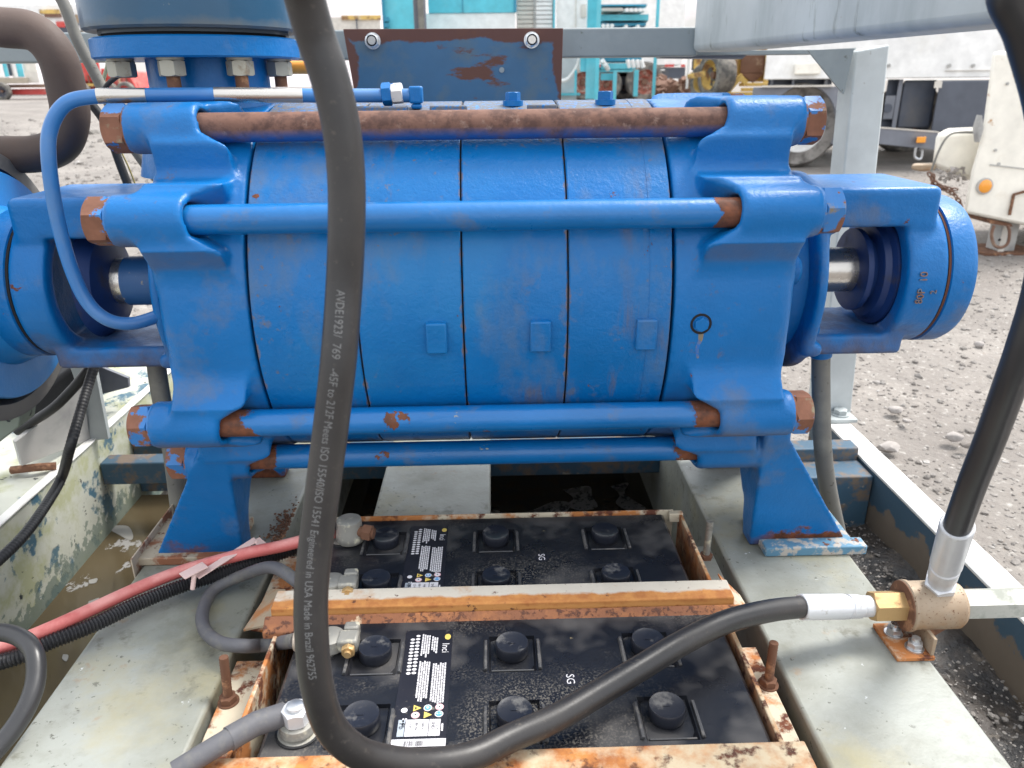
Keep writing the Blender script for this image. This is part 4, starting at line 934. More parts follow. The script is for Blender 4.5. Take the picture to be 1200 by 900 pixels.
# ================================================================ ENGINE COUPLING at the left edge
cpl = thing('drive_coupling', 'light blue coupling disc in a grey guard ring at the left end of the pump', 'coupling', (-.80, AY, AZ-.20))
MB().lathe((-.742, AY, AZ-.005), (1, 0, 0), [(-.06, .17), (0, .172), (.004, .170), (.006, .12), (.03, .11), (.05, .10), (.06, .03)], 96).build('coupling_disc', light_blue, cpl, smooth=30)
MB().lathe((-.815, AY, AZ-.005), (1, 0, 0), [(0, .19), (0, .205), (.06, .206), (.062, .200), (.062, .182), (.02, .180)], 96, cap=False).build('guard_ring', mat('scuffed_grey_ring', (.16, .15, .14), .55, .2, layers=[dict(col=(.3, .28, .25), scale=8, lo=.5, hi=.7), dict(col=(.02, .03, .07), scale=6, lo=.3, hi=.5, nz=(-.2, -.9))], bump=(80, .3)), cpl, smooth=40)
MB().cyl((-1.0, AY, AZ-.005), (-.80, AY, AZ-.005), .195, 64).build('coupling_hub', navy, cpl)
MB().prism([at(-40,488,Y=1.2), at(24,486,Y=1.2), at(22,500,Y=1.2), at(-40,548,Y=1.2)], (0, .05, 0)).build('guard_foot', skid_m, cpl, bevel=.002)

shade_blk = MB().prism([at(28,470,Y=1.50), at(100,418,Y=1.50), at(106,470,Y=1.50), at(104,512,Y=1.50), at(60,514,Y=1.50), at(26,530,Y=1.50)], (-.12, .35, 0)).build('shade_block', gasket, bevel=.01)  # black block added to stand in for the shadow behind the rib
tag(shade_blk, 'black block added as the shadow behind the pale rib on the left base beam', 'added shade')
# brown pipe at the upper left
ex = crom([at(-60,25,Y=1.30), at(0,32,Y=1.30), at(40,38,Y=1.30), at(66,65,Y=1.30), at(79,110,Y=1.30), at(82,140,Y=1.30), at(72,168,Y=1.30), at(45,180,Y=1.30), at(0,181,Y=1.30), at(-60,181,Y=1.30)], 12)
tag(MB().tube(ex, .0285, 40).build('exhaust_pipe', exh_m, smooth=60), 'thick brown rusted pipe bent in a U at the upper left', 'pipe')
cable([at(48,-40,Y=1.45), at(75,5,Y=1.45), at(90,45,Y=1.45), at(113,90,Y=1.45), at(140,145,Y=1.45), at(165,185,Y=1.45), at(196,225,Y=1.45), at(230,280,Y=1.45)], .0095, grey_pipe, 'grey diagonal cable passing behind the upper left of the pump', 'grey_cable')
cable([at(99,116,Y=1.38), at(112,128,Y=1.38), at(126,150,Y=1.38), at(138,185,Y=1.38), at(152,222,Y=1.38), at(175,280,Y=1.38)], .0072, cable_black, 'black cable hanging left of the upper tie rod nut', 'black_cable')
cable([at(143,86,Y=1.40), at(128,97,Y=1.39), at(116,112,Y=1.385), at(100,120,Y=1.385)], .004, cable_black, 'thin black wire tied to the black cable', 'black_cable')
cable([at(135,165,Y=1.37), at(148,190,Y=1.37), at(158,215,Y=1.37), at(165,240,Y=1.37)], .0014, mat('yellow_wire', (.3, .24, .08), .5), 'thin yellow wire beside the black cable', 'thin_wire')
cable([at(124,60,Y=1.60), at(126,75,Y=1.60), at(121,95,Y=1.60), at(118,120,Y=1.6)], .0035, mat('olive_wire', (.28, .30, .20), .5), 'thin olive wire hanging from the grey rail', 'thin_wire')

# ================================================================ CANOPY FRAME
cf = thing('steel_canopy_frame', 'pale grey steel frame of rails and a post standing behind the pump', 'steel frame', (.2, 1.75, .25))
za = at(400, 35, Y=1.75).z; zb = at(400, 70, Y=1.75).z
MB().box(-1.6, .440, 1.75, 1.81, zb, za).build('rear_rail', rail_m, cf, bevel=.004, seg=3)
MB().box(.445, .83, 1.78, 1.83, 1.0515, 1.0605).build('thin_rail', rail_m, cf, bevel=.001)
MB().hull([at(770,60,Y=1.80), at(880,60,Y=1.80), at(775,68,Y=1.80), at(870,69,Y=1.80)]+[p+Vector((0,.05,0)) for p in (at(770,60,Y=1.80), at(880,60,Y=1.80), at(775,68,Y=1.80), at(870,69,Y=1.80))]).build('joint_bracket', chassis_l, cf)
# heavy beam coming towards the viewer on the right
A, B = Vector((.425, 1.742, 1.056)), Vector((.640, .40, 1.056)); t = (B-A).normalized(); sd_ = Vector((-t.y, t.x, 0))
if sd_.x < 0: sd_ = -sd_
mb = MB(); vs = []
for p in (A, B): vs += [p, p+sd_*.10, p+sd_*.10+Vector((0,0,.20)), p+Vector((0,0,.20)), ]
mb.add([vs[0]-sd_*0, vs[1], vs[2], vs[3], vs[4], vs[5], vs[6], vs[7]], [(0,3,2,1),(4,5,6,7),(0,1,5,4),(1,2,6,5),(2,3,7,6),(3,0,4,7)])
mb.build('side_beam', frame_m, cf, bevel=.013, seg=4)
post_m = mat('pale_post_paint', (.50, .53, .53), .5, layers=[dict(col=(.38, .40, .40), scale=5, lo=.5, hi=.7, amt=.6), dict(col=(.25, .22, .18), scale=50, lo=.68, hi=.72)], bump=(70, .3))
MB().hull([at(1003,60,Y=1.66), at(1043,52,Y=1.66), at(960,480,Y=1.66), at(996,497,Y=1.66)] + [p+Vector((0,.07,0)) for p in (at(1003,60,Y=1.66), at(1043,52,Y=1.66), at(960,480,Y=1.66), at(996,497,Y=1.66))]).build('post', post_m, cf, bevel=.004, seg=3)
MB().hull([at(947,59,Y=1.72), at(1003,56,Y=1.70), at(990,110,Y=1.70), at(986,108,Y=1.70)]+[p+Vector((0,.006,0)) for p in (at(947,59,Y=1.72), at(1003,56,Y=1.70), at(990,110,Y=1.70), at(986,108,Y=1.70))]).build('gusset', frame_m, cf)
MB().hull([at(947,59,Y=1.64), at(1001,57,Y=1.62), at(989,110,Y=1.62), at(985,106,Y=1.62)]+[p+Vector((0,.006,0)) for p in (at(947,59,Y=1.64), at(1001,57,Y=1.62), at(989,110,Y=1.62), at(985,106,Y=1.62))]).build('gusset', rail_m, cf)
q = at(968, 482, z=.262); MB().box(q.x-.07, q.x+.055, q.y-.05, q.y+.05, .2525, .262).build('base_plate', frame_m, cf, bevel=.002)
MB().hexnut(q+Vector((.025,-.02,0)), q+Vector((.025,-.02,.014)), .028).cyl(q+Vector((.025,-.02,.0001)), q+Vector((.025,-.02,.003)), .021).build('anchor_bolt', frame_m, cf)
# blue rusty plate bolted on the rail
pn = thing('mounting_plate', 'rusty-edged blue steel plate bolted to the grey rail behind the pump', 'steel plate', (-.07, 1.685, .93))
P4 = [at(402,34,Y=1.68), at(660,33,Y=1.68), at(657,135,Y=1.68), at(420,135,Y=1.68)]
MB().prism(P4, (0, .007, 0)).build('plate', panel_m, pn, bevel=.001)
for px, py in ((437, 48), (623, 47)):
    p = at(px, py, Y=1.68)
    bt = MB().hexnut(p+Vector((0,-.004,0)), p+Vector((0,-.018,0)), .024).build('plate_bolt', silver, pn)
    MB().cyl(p, p+Vector((0,-.004,0)), .0155, 30).build('washer', silver, bt)
    MB().cyl(p+Vector((0,-.0182,0)), p+Vector((0,-.0215,0)), .0075, 20).build('stud', steel, bt)
    MB().lathe(p+Vector((0,-.0181,0)), (0,-1,0), [(0,.0078),(.0008,.0105)], 24, cap=False).build('nylon_insert', gasket, bt)
MB().lathe(at(588,82,Y=1.678), (0,-1,0), [(0,.0052),(.0008,.0052)], 20).build('plugged_hole', rail_m, pn)
MB().cyl(at(340,79,Y=1.35), at(362,79,Y=1.35), .010, 20).build('orange_cap', mat('orange_plastic', (.75, .30, .04), .4)); tag(bpy.data.objects['orange_cap'], 'small orange cap beside the outlet flange', 'cap')

# ================================================================ BACKGROUND YARD
def bx(name, px0, py0, px1, py1, D, dep, m, par=None, bevel=0., dz0=None, **k):
    a, b = at(px0, py1, Y=D), at(px1, py0, Y=D)
    c, d = at(px0, py0, Y=D), at(px1, py1, Y=D)
    x0, x1 = (a.x+c.x)/2, (b.x+d.x)/2; z1, z0 = (b.z+c.z)/2, (a.z+d.z)/2
    if dz0 is not None: z0 = dz0
    e = x0 if x0 > 0 else (x1 if x1 < 0 else 0); sx = e/D*dep*1.03      # vehicles and boxes stand turned along the line of the yard
    return MB().prism([(x0, D, z0), (x1, D, z0), (x1, D, z1), (x0, D, z1)], (sx, dep, 0)).build(name, m, par, bevel=bevel, smooth=0 if not bevel else 35, **k)
def gz(x, y): return float(ground_z(np.array(float(x)), np.array(float(y))))
def rootat(name, lab, cat, px, D, grp=None):
    p = at(px, 100, Y=D); return thing(name, lab, cat, (p.x, D, gz(p.x, D)), grp)
def wheel(par, c, r, wdt, hubm, tyrem=tyre_m, ax=(0, -1, 0), name='wheel', bolts=8, open_=False):
    c = Vector(c); a = Vector(ax)
    t = MB().lathe(c-a*wdt/2, a, [(0, r*.62), (0, r*.90), (wdt*.14, r*.98), (wdt*.3, r), (wdt*.7, r), (wdt*.86, r*.98), (wdt, r*.90), (wdt, r*.62)], 48, cap=False).build('tyre', tyrem, par, smooth=40)
    h = MB().lathe(c-a*wdt/2, a, [(wdt*.2, .01), (wdt*.55, r*.30), (wdt*.55, r*.5), (wdt*.75, r*.56), (wdt*.97, r*.60), (wdt*.97, r*.64), (0, r*.64)], 40).build('rim', hubm, par, smooth=35)
    e1 = Vector((0, 0, 1)); e2 = a.cross(e1)
    mb = MB()
    mb.cyl(c+a*wdt*.02, c+a*wdt*.28, r*.15, 20)
    for k in range(bolts):
        q = c+(e1*math.cos(6.2832*k/bolts)+e2*math.sin(6.2832*k/bolts))*r*.38; mb.cyl(q+a*wdt*.02, q+a*wdt*.12, r*.05, 8)
    mb.build('hub', rustbrown if hubm is not white_p else white_p, par, kind='stuff')

hill_m = mat('pale_hillside', (.46, .42, .43), .9, layers=[dict(col=(.30, .30, .27), scale=.03, lo=.45, hi=.6, amt=.7), dict(col=(.55, .5, .48), scale=.08, lo=.55, hi=.65, amt=.6)], vscale=.05)
def hills():
    xs = np.linspace(-420, 420, 90); t = np.linspace(0, 1, 14); V = []; 
    for i, x in enumerate(xs):
        top = 40+9*math.sin(x*.011+1)+5*math.sin(x*.037)+2.5*math.sin(x*.11)
        for k in t: V.append((x, 190+150*k+8*math.sin(x*.05+k*5), .5+top*math.sin(k*1.57)+1.5*math.sin(x*.2+k*17)*k))
    n = len(t); i = np.arange(len(xs)*n).reshape(len(xs), n)
    me = bpy.data.meshes.new('hills'); me.from_pydata(V, [], np.stack([i[:-1,:-1], i[1:,:-1], i[1:,1:], i[:-1,1:]], -1).reshape(-1, 4).tolist())
    link('hills', me, hill_m, loc=(0, 200, 0), kind='structure')
hills()
# containers and shutter unit
c1 = rootat('shipping_container', 'bright teal container end with a deep teal corner post, left of the dark pole', 'container', 467, 12)
bx('end_wall', 447, -90, 486, 60, 12, 5, teal, c1, dz0=.05); bx('corner_post', 486.5, -90, 491, 60, 11.95, .15, teal_d, c1, dz0=.05)
bx('corner_post', 446, -90, 449, 60, 11.94, .1, teal_d, c1, dz0=.05)
for y in (20, 27): bx('lock_fitting', 450, y, 456, y+5, 11.9, .09, teal_d, c1)
pl = rootat('pole', 'dark weathered pole between the two teal containers', 'pole', 496, 8.5)
a = at(496, 100, Y=8.5); MB().lathe((a.x, 8.5, 0), (0, 0, 1), [(0, .075), (.8, .065), (4, .055)], 16).build('shaft', chassis_m, pl)
MB().box(a.x-.012, a.x+.045, 8.42, 8.44, 1.3, 4).build('cable_duct', grey_pipe, pl); MB().box(a.x-.06, a.x+.02, 8.40, 8.42, 1.86, 1.875).build('band', silver, pl)
c2 = rootat('shipping_container', 'teal-topped container with a white lower half, right of the dark pole', 'container', 550, 13)
bx('upper_wall', 500, -90, 604, 15, 13, 5, teal, c2); bx('lower_wall', 500, 15.5, 604, 90, 13.02, 4.9, white_p, c2, dz0=.1)
bx('panel_joint', 540.5, -90, 541.2, 15, 12.985, .02, teal_d, c2); bx('corner_post', 602, -90, 605, 14, 12.97, .1, teal_d, c2)
sh = rootat('shutter_cabinet', 'white cabinet with two slatted roller shutters and a teal edge', 'cabinet', 627, 13.4)
bx('cabinet_body', 605.5, -90, 651, 90, 13.4, 3, white_p, sh, dz0=.1)
s0 = None
for k in range(22):
    y0 = -60+k*5.2; 
    for xa, xb, m in ((606.5, 625, slat_m), (628, 647, white_p)):
        o = bx('slat', xa, y0, xb, y0+4.1, 13.35, .04, m, sh)
bx('edge_post', 648.5, -90, 650.5, 60, 13.3, .1, teal, sh); bx('mullion', 625.4, -90, 627.6, 60, 13.33, .06, grey_far, sh)
c3 = rootat('white_container', 'plain white container standing left of the teal pipe rack', 'container', 672, 14)
bx('wall', 652, -90, 689, 82, 14, 5, white_p, c3); bx('lower_box', 652, 62, 676, 111, 13.6, .38, mat('pale_grey_box', (.50, .54, .56), .5), c3, dz0=.15)
bx('base_strip', 652, 109, 680, 112, 13.5, .09, teal, c3); bx('door_edge', 675, -90, 676, 60, 13.98, .02, slat_m, c3); bx('notice', 681, 5, 687, 20, 13.97, .02, slat_m, c3)
MB().tube(crom([at(681,60,Y=13.2), at(676,78,Y=13.2), at(666,92,Y=13.2), at(655,96,Y=13.2)], 8), .03, 8).build('white_hose', white_p, c3)
# teal pipe rack
rk = rootat('pipe_rack', 'bright teal steel rack carrying bundles of pale pipes', 'rack', 730, 12.5)
for (xa, xb, ya, yb, dd) in ((688, 703, -80, 116, 0), (699, 704, -80, 119, -.3), (718, 722.5, 82, 117, 0), (742.5, 748, 82, 113, .2), (768.5, 772.5, -80, 114, .5), (680, 689, 62, 84, .1), (673, 676, 82, 112, .3)):
    bx('upright', xa, ya, xb, yb, 12.5+dd, .12, teal, rk, bevel=.004)
for (xa, xb, ya, yb, m) in ((703, 760, 17, 24, teal), (703, 757, 27, 30, teal_d), (703, 752, 64, 72, teal_d), (704, 745, 74, 81, teal), (703, 742, 82, 84, teal), (704, 722, 86, 94, teal), (703, 758, 5, 7, teal_d)):
    bx('shelf', xa, ya, xb, yb, 12.7, .9, m, rk)
mb = MB()
for k in range(9): q = at(707+k*2.7, 11, Y=12.55); mb.cyl(q, q+Vector((0, 1, 0)), .022, 10)
mb.build('pipe_bundle', slat_m, rk); mb = MB()
for k in range(5): q = at(735+k*5.2, 11.5, Y=12.5); mb.cyl(q, q+Vector((0, 1, 0)), .027, 12)
for k in range(3): q = at(707+k*5.3, 30, Y=12.5); mb.cyl(q, q+Vector((0, 1, 0)), .027, 12)
for k in range(2): q = at(734+k*14, 31, Y=12.5); mb.cyl(q, q+Vector((0, 1, 0)), .025, 12)
for k in range(4): q = at(735+k*5.4, 70, Y=12.45); mb.cyl(q, q+Vector((.04, 0, -.11)), .03, 12)
mb.build('pipe_end', white_p, rk); mb = MB()
for k, (px, py) in enumerate(((706, 71), (709, 75))): q = at(px, py, Y=12.4); mb.cyl(q, q+Vector((.06, .1, -.07)), .035, 10)
mb.build('pipe_end', white_p, rk)
# white trailer with rusty wheels
tr = rootat('semi_trailer', 'white semi-trailer with red wheel hubs standing behind the teal pipe rack', 'trailer', 745, 20)
bx('body', 682, -90, 804, 76.5, 20, 9, white_p, tr)
for xa, xb, m in ((690, 704, redp), (704.2, 716, white_p), (716.2, 730, redp), (730.2, 744, white_p), (759, 767, redp), (779, 790, redp), (798, 803, redp)): bx('reflective_stripe', xa, 75.5, xb, 78.5, 19.95, .04, m, tr)
bx('underrun_box', 773, 79, 803, 92, 20, 1.2, chassis_m, tr); bx('chassis', 684, 79, 773, 84, 20.4, 1.5, chassis_m, tr); bx('tail_light', 774, 81, 779, 83, 19.96, .03, white_p, tr)
bx('axle_beam', 690, 90, 765, 100, 20.6, .8, chassis_m, tr)
rim_m = mat('faded_red_rim', (.33, .10, .07), .6, layers=[dict(col=(.5, .42, .35), scale=9, lo=.5, hi=.6)])
for px, py, r in ((683, 97, .40), (711, 99, .36), (755, 96, .46), (731, 98, .40)):
    q = at(px, py, Y=20.0 if px != 731 else 21.2); wheel(tr, q, r, .28, rim_m if px != 731 else chassis_m, bolts=10)
rb = rootat('scrap_pile', 'low brown pile of rubble and scrap beyond the yellow machine', 'rubble', 790, 18)
mb = MB(); r_ = random.Random(5)
for k in range(120):
    q = at(r_.uniform(768, 812), r_.triangular(90, 114, 108), Y=18+r_.uniform(-.6, .6)); s_ = r_.uniform(.03, .12)
    mb.hull([q+Vector((r_.uniform(-1, 1)*s_*1.5, r_.uniform(-1, 1)*s_, r_.uniform(-1, 1)*s_)) for _ in range(8)])
mb.build('rubble', rustbrown, rb, smooth=0); rb.children[0]['kind'] = 'stuff'
# yellow machine
ym = rootat('yellow_digger', 'worn yellow construction machine with grey tyres and a rusty brown grille', 'construction machine', 855, 13)
bx('body', 862, 40, 905, 96, 13, 1.2, yellow_m, ym, bevel=.02); bx('grille', 868, 60, 896, 86, 12.93, .08, rustbrown, ym, bevel=.01)
MB().prism([at(868,86,Y=12.92), at(896,86,Y=12.92), at(883,97,Y=12.92)], (0,.06,0)).build('grille_base', rustbrown, ym)
for k, (xa, xb, ya, yb) in enumerate(((857, 865, 40, 98), (896, 903, 58, 102), (866, 902, 97, 101), (868, 890, 103, 107), (848, 906, 108, 116), (848, 858, 92, 104))): bx('frame_member', xa, ya, xb, yb, 12.8-.03*k, .2, yellow_m, ym, bevel=.006)
bx('bucket_block', 808, 84, 824, 104, 13.4, .8, yellow_m, ym, bevel=.02); bx('engine_cover', 813, 66, 822, 82, 13.6, .6, yellow_m, ym, bevel=.02); bx('dark_bay', 811, 60, 842, 82, 13.9, .5, chassis_m, ym)
for xa, ya, xb, yb in ((806, 90, 826, 86), (848, 62, 861, 78), (850, 110, 866, 92), (866, 88, 874, 98)):
    MB().beam(at(xa, ya, Y=12.7), at(xb, yb, Y=12.7), .06, .07).build('strut', yellow_m, ym)
q = at(840, 88, Y=12.9); wheel(ym, q, .36, .30, yellow_m, ax=(-.96, -.28, 0)); q = at(827, 96, Y=13.2); wheel(ym, q, .28, .2, yellow_m, ax=(-.8, -.6, 0))
bx('white_marker', 804.5, 66, 807.5, 104, 13.1, .05, white_p, ym)
# white lorry on the right with its dark chassis
lo = rootat('white_lorry', 'long white lorry on a dark chassis with a large white wheel, behind the post', 'lorry', 1020, 9.6)
bx('cargo_body', 903, -60, 1320, 91, 9.5, 2.6, white_p, lo, bevel=.01)
bx('locker', 931, 74, 962, 87, 9.42, .07, cream_p, lo, bevel=.01)
bx('chassis_rail', 900, 92, 975, 99.5, 9.7, 1.5, chassis_m, lo); bx('chassis_edge', 893, 100, 975, 102, 9.35, .5, slat_m, lo)
for xa, xb in ((903, 906), (928, 931), (966, 970)): bx('bracket', xa, 92, xb, 100, 9.6, .1, chassis_l, lo)
# mudguard with an arched opening
def arch():
    a, b = at(884, 102.5, Y=9.4), at(985, 195, Y=9.4); c = at(938, 152, Y=9.4); rx, rz = .43, .49
    out = [(a.x, a.z), (b.x, a.z), (b.x, b.z+.25)]
    inn = [(c.x+rx*math.cos(t), c.z+rz*math.sin(t)) for t in [(-.35+ (math.pi+.7)*k/24) for k in range(25)]]
    vs = []; fs = []; mb = MB()
    # fan between arch and outer rectangle
    outer = []
    for x, z in inn:
        dx, dz = x-c.x, z-c.z; k = min((b.x-c.x)/dx if dx > 1e-6 else ((a.x-c.x)/dx if dx < -1e-6 else 99), (a.z-c.z)/dz if dz > 1e-6 else 99); outer.append((c.x+dx*k, c.z+dz*k))
    n = len(inn)
    for Yq in (9.4, 9.46): vs += [(x, Yq, z) for x, z in inn] + [(x, Yq, z) for x, z in outer]
    for i in range(n-1):
        fs.append((i, i+1, n+i+1, n+i)); fs.append((2*n+i, 3*n+i, 3*n+i+1, 2*n+i+1)); fs.append((i, 2*n+i, 2*n+i+1, i+1)); fs.append((n+i, n+i+1, 3*n+i+1, 3*n+i))
    mb.add(vs, fs); mb.build('mudguard', chassis_l, lo)
arch()
q = at(932, 150, Y=9.75); q.z = .485; wheel(lo, q, .485, .32, white_p, tyrem=mat('dusty_tyre', (.30, .28, .26), .85, layers=[dict(col=(.12, .11, .10), scale=6, lo=.45, hi=.6)], bump=(50, 2)), bolts=10)
bx('side_panel', 1036, 93, 1052, 152, 9.7, .1, chassis_m, lo); bx('tank_strap', 1049, 93, 1054, 152, 9.6, .1, chassis_l, lo)
bx('fuel_tank', 1055, 94, 1094, 150, 9.65, .8, chassis_m, lo, bevel=.02); bx('battery_box', 1096, 94, 1200, 154, 9.45, .9, mat('slate_panel', (.085, .095, .12), .5), lo, bevel=.015)
bx('step_box', 1036, 112, 1048, 140, 9.6, .1, chassis_l, lo, bevel=.01); q = at(1040, 127, Y=9.55); MB().cyl(q, q+Vector((0,-.02,0)), .05, 20).build('round_plug', chassis_m, lo)
MB().prism([at(1020,149,Y=9.2), at(1100,155,Y=9.2), at(1097,176,Y=9.2), at(1020,168,Y=9.2)], (0, .12, 0)).build('side_rail', chassis_l, lo, bevel=.008)
MB().prism([at(1020,148,Y=9.19), at(1100,154,Y=9.19), at(1100,155.5,Y=9.19), at(1020,149.5,Y=9.19)], (0, .14, 0)).build('rail_edge', slat_m, lo)
bx('side_reflector', 1074, 160.5, 1085, 167.5, 9.12, .07, amber, lo, bevel=.005); bx('white_tag', 1095, 95, 1104, 103, 9.38, .05, slat_m, lo)
MB().tube(crom([at(1073,173,Y=9.1), at(1072,184,Y=9.1), at(1079,186,Y=9.1), at(1081,176,Y=9.1)], 5), .014, 8).build('shackle', silver, lo)
for px in (1041, 1112, 1140): q = at(px, 77, Y=9.49); MB().cyl(q, q+Vector((0,-.02,0)), .02, 12).build('rivet', grey_far, lo)
bx('body_seam', 1108, 82, 1165, 82.8, 9.48, .02, slat_m, lo)
for px in (950, 1060, 1180):
    q = at(px, 150, Y=11.4); q.z = .48; wheel(lo, q, .48, .3, chassis_m)
# cream machine at the right edge
cm = rootat('cream_drawbar_machine', 'cream painted towed machine with an amber lamp and jack leg at the right edge', 'machine', 1175, 4.4)
def pr(name, pts, D, dep, m, bevel=.006):
    P = [at(x, y, Y=D) for x, y in pts]; return MB().prism(P, (min(p.x for p in P)/D*dep*1.2, dep, 0)).build(name, m, cm, bevel=bevel)
pr('body', [(1163, 60), (1330, 60), (1330, 290), (1206, 266), (1162, 257), (1129, 250), (1138, 200), (1150, 160), (1158, 100)], 4.4, 1.1, cream_p, .02)
pr('drawbar_tank', [(1097, 155), (1152, 152), (1152, 215), (1135, 212), (1112, 203), (1092, 196)], 4.6, .35, cream_p, .03)
pr('drawbar_end', [(1068, 193), (1095, 192), (1096, 200), (1078, 201), (1068, 199)], 4.55, .08, fit_rust, .01)
q = at(1153, 218, Y=4.4); MB().lathe(q, (0, -1, 0), [(0, .046), (.012, .046), (.014, .042), (.014, .036)], 32).build('lamp_rim', grey_far, cm)
MB().lathe(q, (0, -1, 0), [(.012, .038), (.018, .036), (.024, .026), (.026, .008)], 32).build('amber_lamp', amber, cm)
MB().beam(at(1188,228,Y=4.39), at(1183,252,Y=4.39), .012, .012).beam(at(1188,228,Y=4.385), at(1210,222,Y=4.385), .012, .012).build('rust_line', brown_rust, cm)
a_, b_ = at(1176, 262, Y=4.55), at(1176, 308, Y=4.55)
MB().box(a_.x-.035, a_.x+.07, 4.5, 4.62, .03, a_.z+.03).build('jack_leg', grey_far, cm, bevel=.006)
MB().box(a_.x-.033, a_.x+.0, 4.492, 4.499, .03, a_.z).build('leg_face', slat_m, cm)
for yy in (281, 299): q = at(1171, yy, Y=4.49); MB().cyl(q, q+Vector((0, -.004, 0)), .008, 12).build('pin_hole', gasket, cm)
MB().box(a_.x-.13, a_.x+.22, 4.45, 4.75, .012, .03).build('foot_plate', brown_rust, cm, bevel=.003)
MB().prism([at(1156,256,Y=4.42), at(1185,262,Y=4.42), at(1187,266,Y=4.42), at(1160,262,Y=4.42)], (0, .2, 0)).build('leg_socket', brown_rust, cm)
MB().tube(crom([at(1165,264,Y=4.4), at(1162,275,Y=4.4), at(1165,287,Y=4.4), at(1173,290,Y=4.4), at(1181,285,Y=4.4), at(1183,272,Y=4.4), at(1181,264,Y=4.4)], 6), .009, 10).build('lifting_ring', rustbrown, cm)
MB().tube(crom([at(1150,156,Y=4.38), at(1130,155,Y=4.38), at(1113,158,Y=4.38), at(1101,175,Y=4.38), at(1090,204,Y=4.38)], 8), .006, 8).build('brake_cable', grey_pipe, cm)
MB().prism([at(1151,135,Y=4.3), at(1146,150,Y=4.3), at(1148,167,Y=4.3), at(1153,150,Y=4.3)], (0,.05,0)).build('lever', grey_far, cm)
for x, y in ((1180, 98), (1166, 176), (1170, 192)): q = at(x, y, Y=4.4); MB().cyl(q, q+Vector((0,-.008,0)), .008, 12).build('rivet', grey_far, cm)
MB().beam(at(1160,193,Y=4.396), at(1210,199,Y=4.396), .004, .006).build('panel_seam', grey_far, cm)
r_ = random.Random(9); mb = MB()
for k in range(60):
    q = at(r_.uniform(1100, 1132), r_.uniform(198, 212), Y=4.55+r_.uniform(-.03, .1)); s_ = r_.uniform(.006, .02)
    mb.hull([q+Vector((r_.uniform(-1, 1)*s_, r_.uniform(-1, 1)*s_, r_.uniform(-1, 1)*s_)) for _ in range(7)])
mb.build('dried_mud', stone_m, cm, smooth=0)
ch = thing('chain', 'rusty steel chain hanging from the drawbar of the cream machine', 'chain', at(1110, 235, Y=4.35))
lk = None
def links(pts):
    P = resample(crom([at(x, y, Y=4.35) for x, y in pts], 10), .030); 
    for i, (p, t, e1, e2) in enumerate(frames(P)):
        e = e1 if i % 2 else e2; c = [p+t*(.021*math.cos(a))+e*(.011*math.sin(a)) for a in [6.2832*k/14 for k in range(15)]]
        MB().tube(c, .0042, 6, caps=False).build('chain_link', rustbrown, ch)
links([(1090,205), (1100,218), (1118,228), (1127,242)]); links([(1093,208), (1092,220), (1095,232)]); links([(1096,215),(1108,220), (1120,222), (1123,219)])
# left: red machine, pallet rack, lorry
rm = rootat('red_farm_machine', 'red farm machine with dark ribs standing on the gravel at the far left', 'machine', 118, 24)
bx('body', 87, 73, 118, 96, 24, 2, redp, rm, bevel=.03); bx('lower_body', 88, 90, 158, 111, 24.2, 1.6, redp, rm, bevel=.03)
MB().prism([at(118,80,Y=24), at(150,84,Y=24), at(160,104,Y=24), at(118,104,Y=24)], (0, 1.5, 0)).build('hopper', redp, rm, bevel=.02)
for k, x in enumerate((93, 104, 123, 131, 140, 148)): bx('rib', x, 88, x+1.5, 109, 23.93, .1, rustbrown if k % 2 else yellow_m, rm)
for x in (95, 128, 148): q = at(x, 108, Y=23.8); wheel(rm, q, .28, .18, redp)
bx('drawbar', 90, 98, 110, 101, 23.85, .1, yellow_m, rm)
pr2 = rootat('pallet_rack', 'pale pallet load with teal and dark panels on a weathered beam at the far left', 'pallet', 22, 22)
for k, (xa, xb, m) in enumerate(((-20, 3, white_p), (4, 9, teal), (9.5, 13, chassis_m), (13.5, 19, white_p), (19.5, 27, teal), (27.5, 43, slat_m))): bx('panel', xa, 72, xb, 91-(k % 3), 22+.05*k, .6, m, pr2)
bx('beam', -30, 91, 33, 98, 21.8, .4, wood, pr2); bx('log', -30, 99, 58, 103, 21.9, .4, rustbrown, pr2); bx('red_base', 8, 104, 62, 111, 22, 1, redp, pr2); bx('crate', 30, 84, 45, 97, 21.9, .6, slat_m, pr2)
q = at(3, 107, Y=21.7); wheel(pr2, q, .22, .15, chassis_m)
ll = rootat('white_van', 'white van with yellow and red stripes far behind the brown pipe', 'van', 70, 34)
bx('body', -30, 4, 116, 60, 34, 5, white_p, ll, bevel=.05)
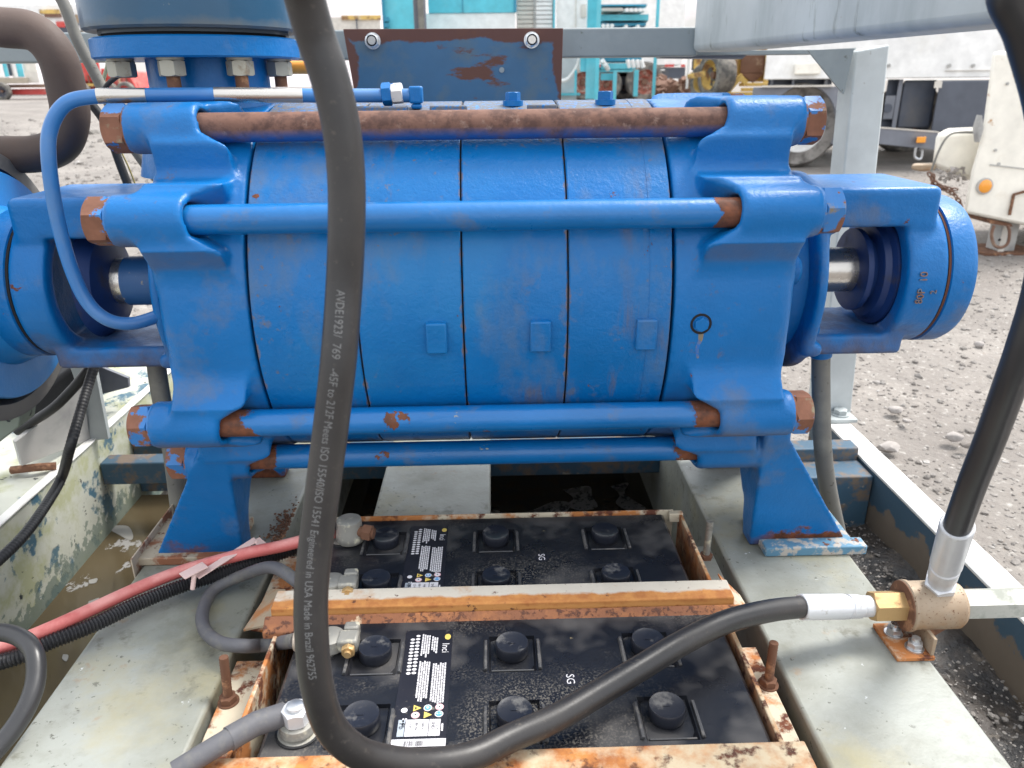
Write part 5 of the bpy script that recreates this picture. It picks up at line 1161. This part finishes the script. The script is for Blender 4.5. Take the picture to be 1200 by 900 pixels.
for (xa, xb, ya, yb, m, k) in ((46, 70, 11, 16, yellow_m, 0), (52, 72, 16, 20, rustbrown, 1), (64, 79, 30, 39, chassis_m, 2), (84, 94, 17, 27, fit_rust, 3), (92, 112, 14, 19, yellow_m, 4), (104, 111, 19, 24, teal, 5), (93, 101, 20, 24, chassis_l, 6), (90, 104, 27, 30, chassis_l, 7), (66, 76, 25, 32, redp, 8)):
    bx('painted_panel', xa, ya, xb, yb, 33.9-.005*k, .08, m, ll)
rc = rootat('red_car', 'small red car seen above the grey rail left of the outlet flange', 'car', 118, 29)
MB().prism([at(x, y, Y=29) for x, y in ((98, 42), (99, 33), (105, 32), (107, 27), (118, 26), (122, 31), (132, 33), (134, 42))], (0, 1.6, 0)).build('car_body', redp, rc, bevel=.05)
bx('window', 108, 28.5, 117, 31, 28.93, .05, chassis_m, rc); bx('bumper', 98, 36, 134, 38, 28.9, .12, slat_m, rc)
for x in (105, 127): q = at(x, 42, Y=29); wheel(rc, q, .3, .2, slat_m)
lw = rootat('low_wall', 'pale low wall with a yellow coping seen above the left corner of the rusty plate', 'wall', 428, 40)
bx('wall_face', 380, 20, 446.5, 60, 40, .3, slat_m, lw); bx('coping', 400, 18, 446.5, 23, 39.9, .5, yellow_m, lw); bx('post', 417.5, 22, 419, 40, 39.8, .1, chassis_m, lw)
# single larger stones
for i, (px, py, s_, lab) in enumerate(((1049, 482, .020, 'dark rounded stone beyond the right base beam, highest of the larger stones'), (1041, 527, .026, 'pale angular stone close outside the right base beam'),
        (1063, 494, .012, 'small dark stone just right of the dark rounded stone'), (1118, 514, .022, 'brown broken stone in the gravel left of the right hose'),
        (1131, 523, .016, 'pale stone touching the brown broken stone'), (1136, 335, .014, 'small stone on the yard beyond the bearing cover'), (1148, 405, .018, 'dark stone in the gravel below the jack leg'))):
    p = at(px, py, z=.012); r_ = random.Random(i); P = []
    for k in range(26):
        v = Vector((r_.gauss(0, 1), r_.gauss(0, 1), r_.gauss(0, 1))).normalized(); P.append(p+Vector((v.x*s_*1.3, v.y*s_, v.z*s_*.7+s_*.3)))
    tag(MB().hull(P).build('stone', stone_m if i != 4 else pale, bevel=.002, smooth=50), lab, 'stone', 'larger stones in the gravel')
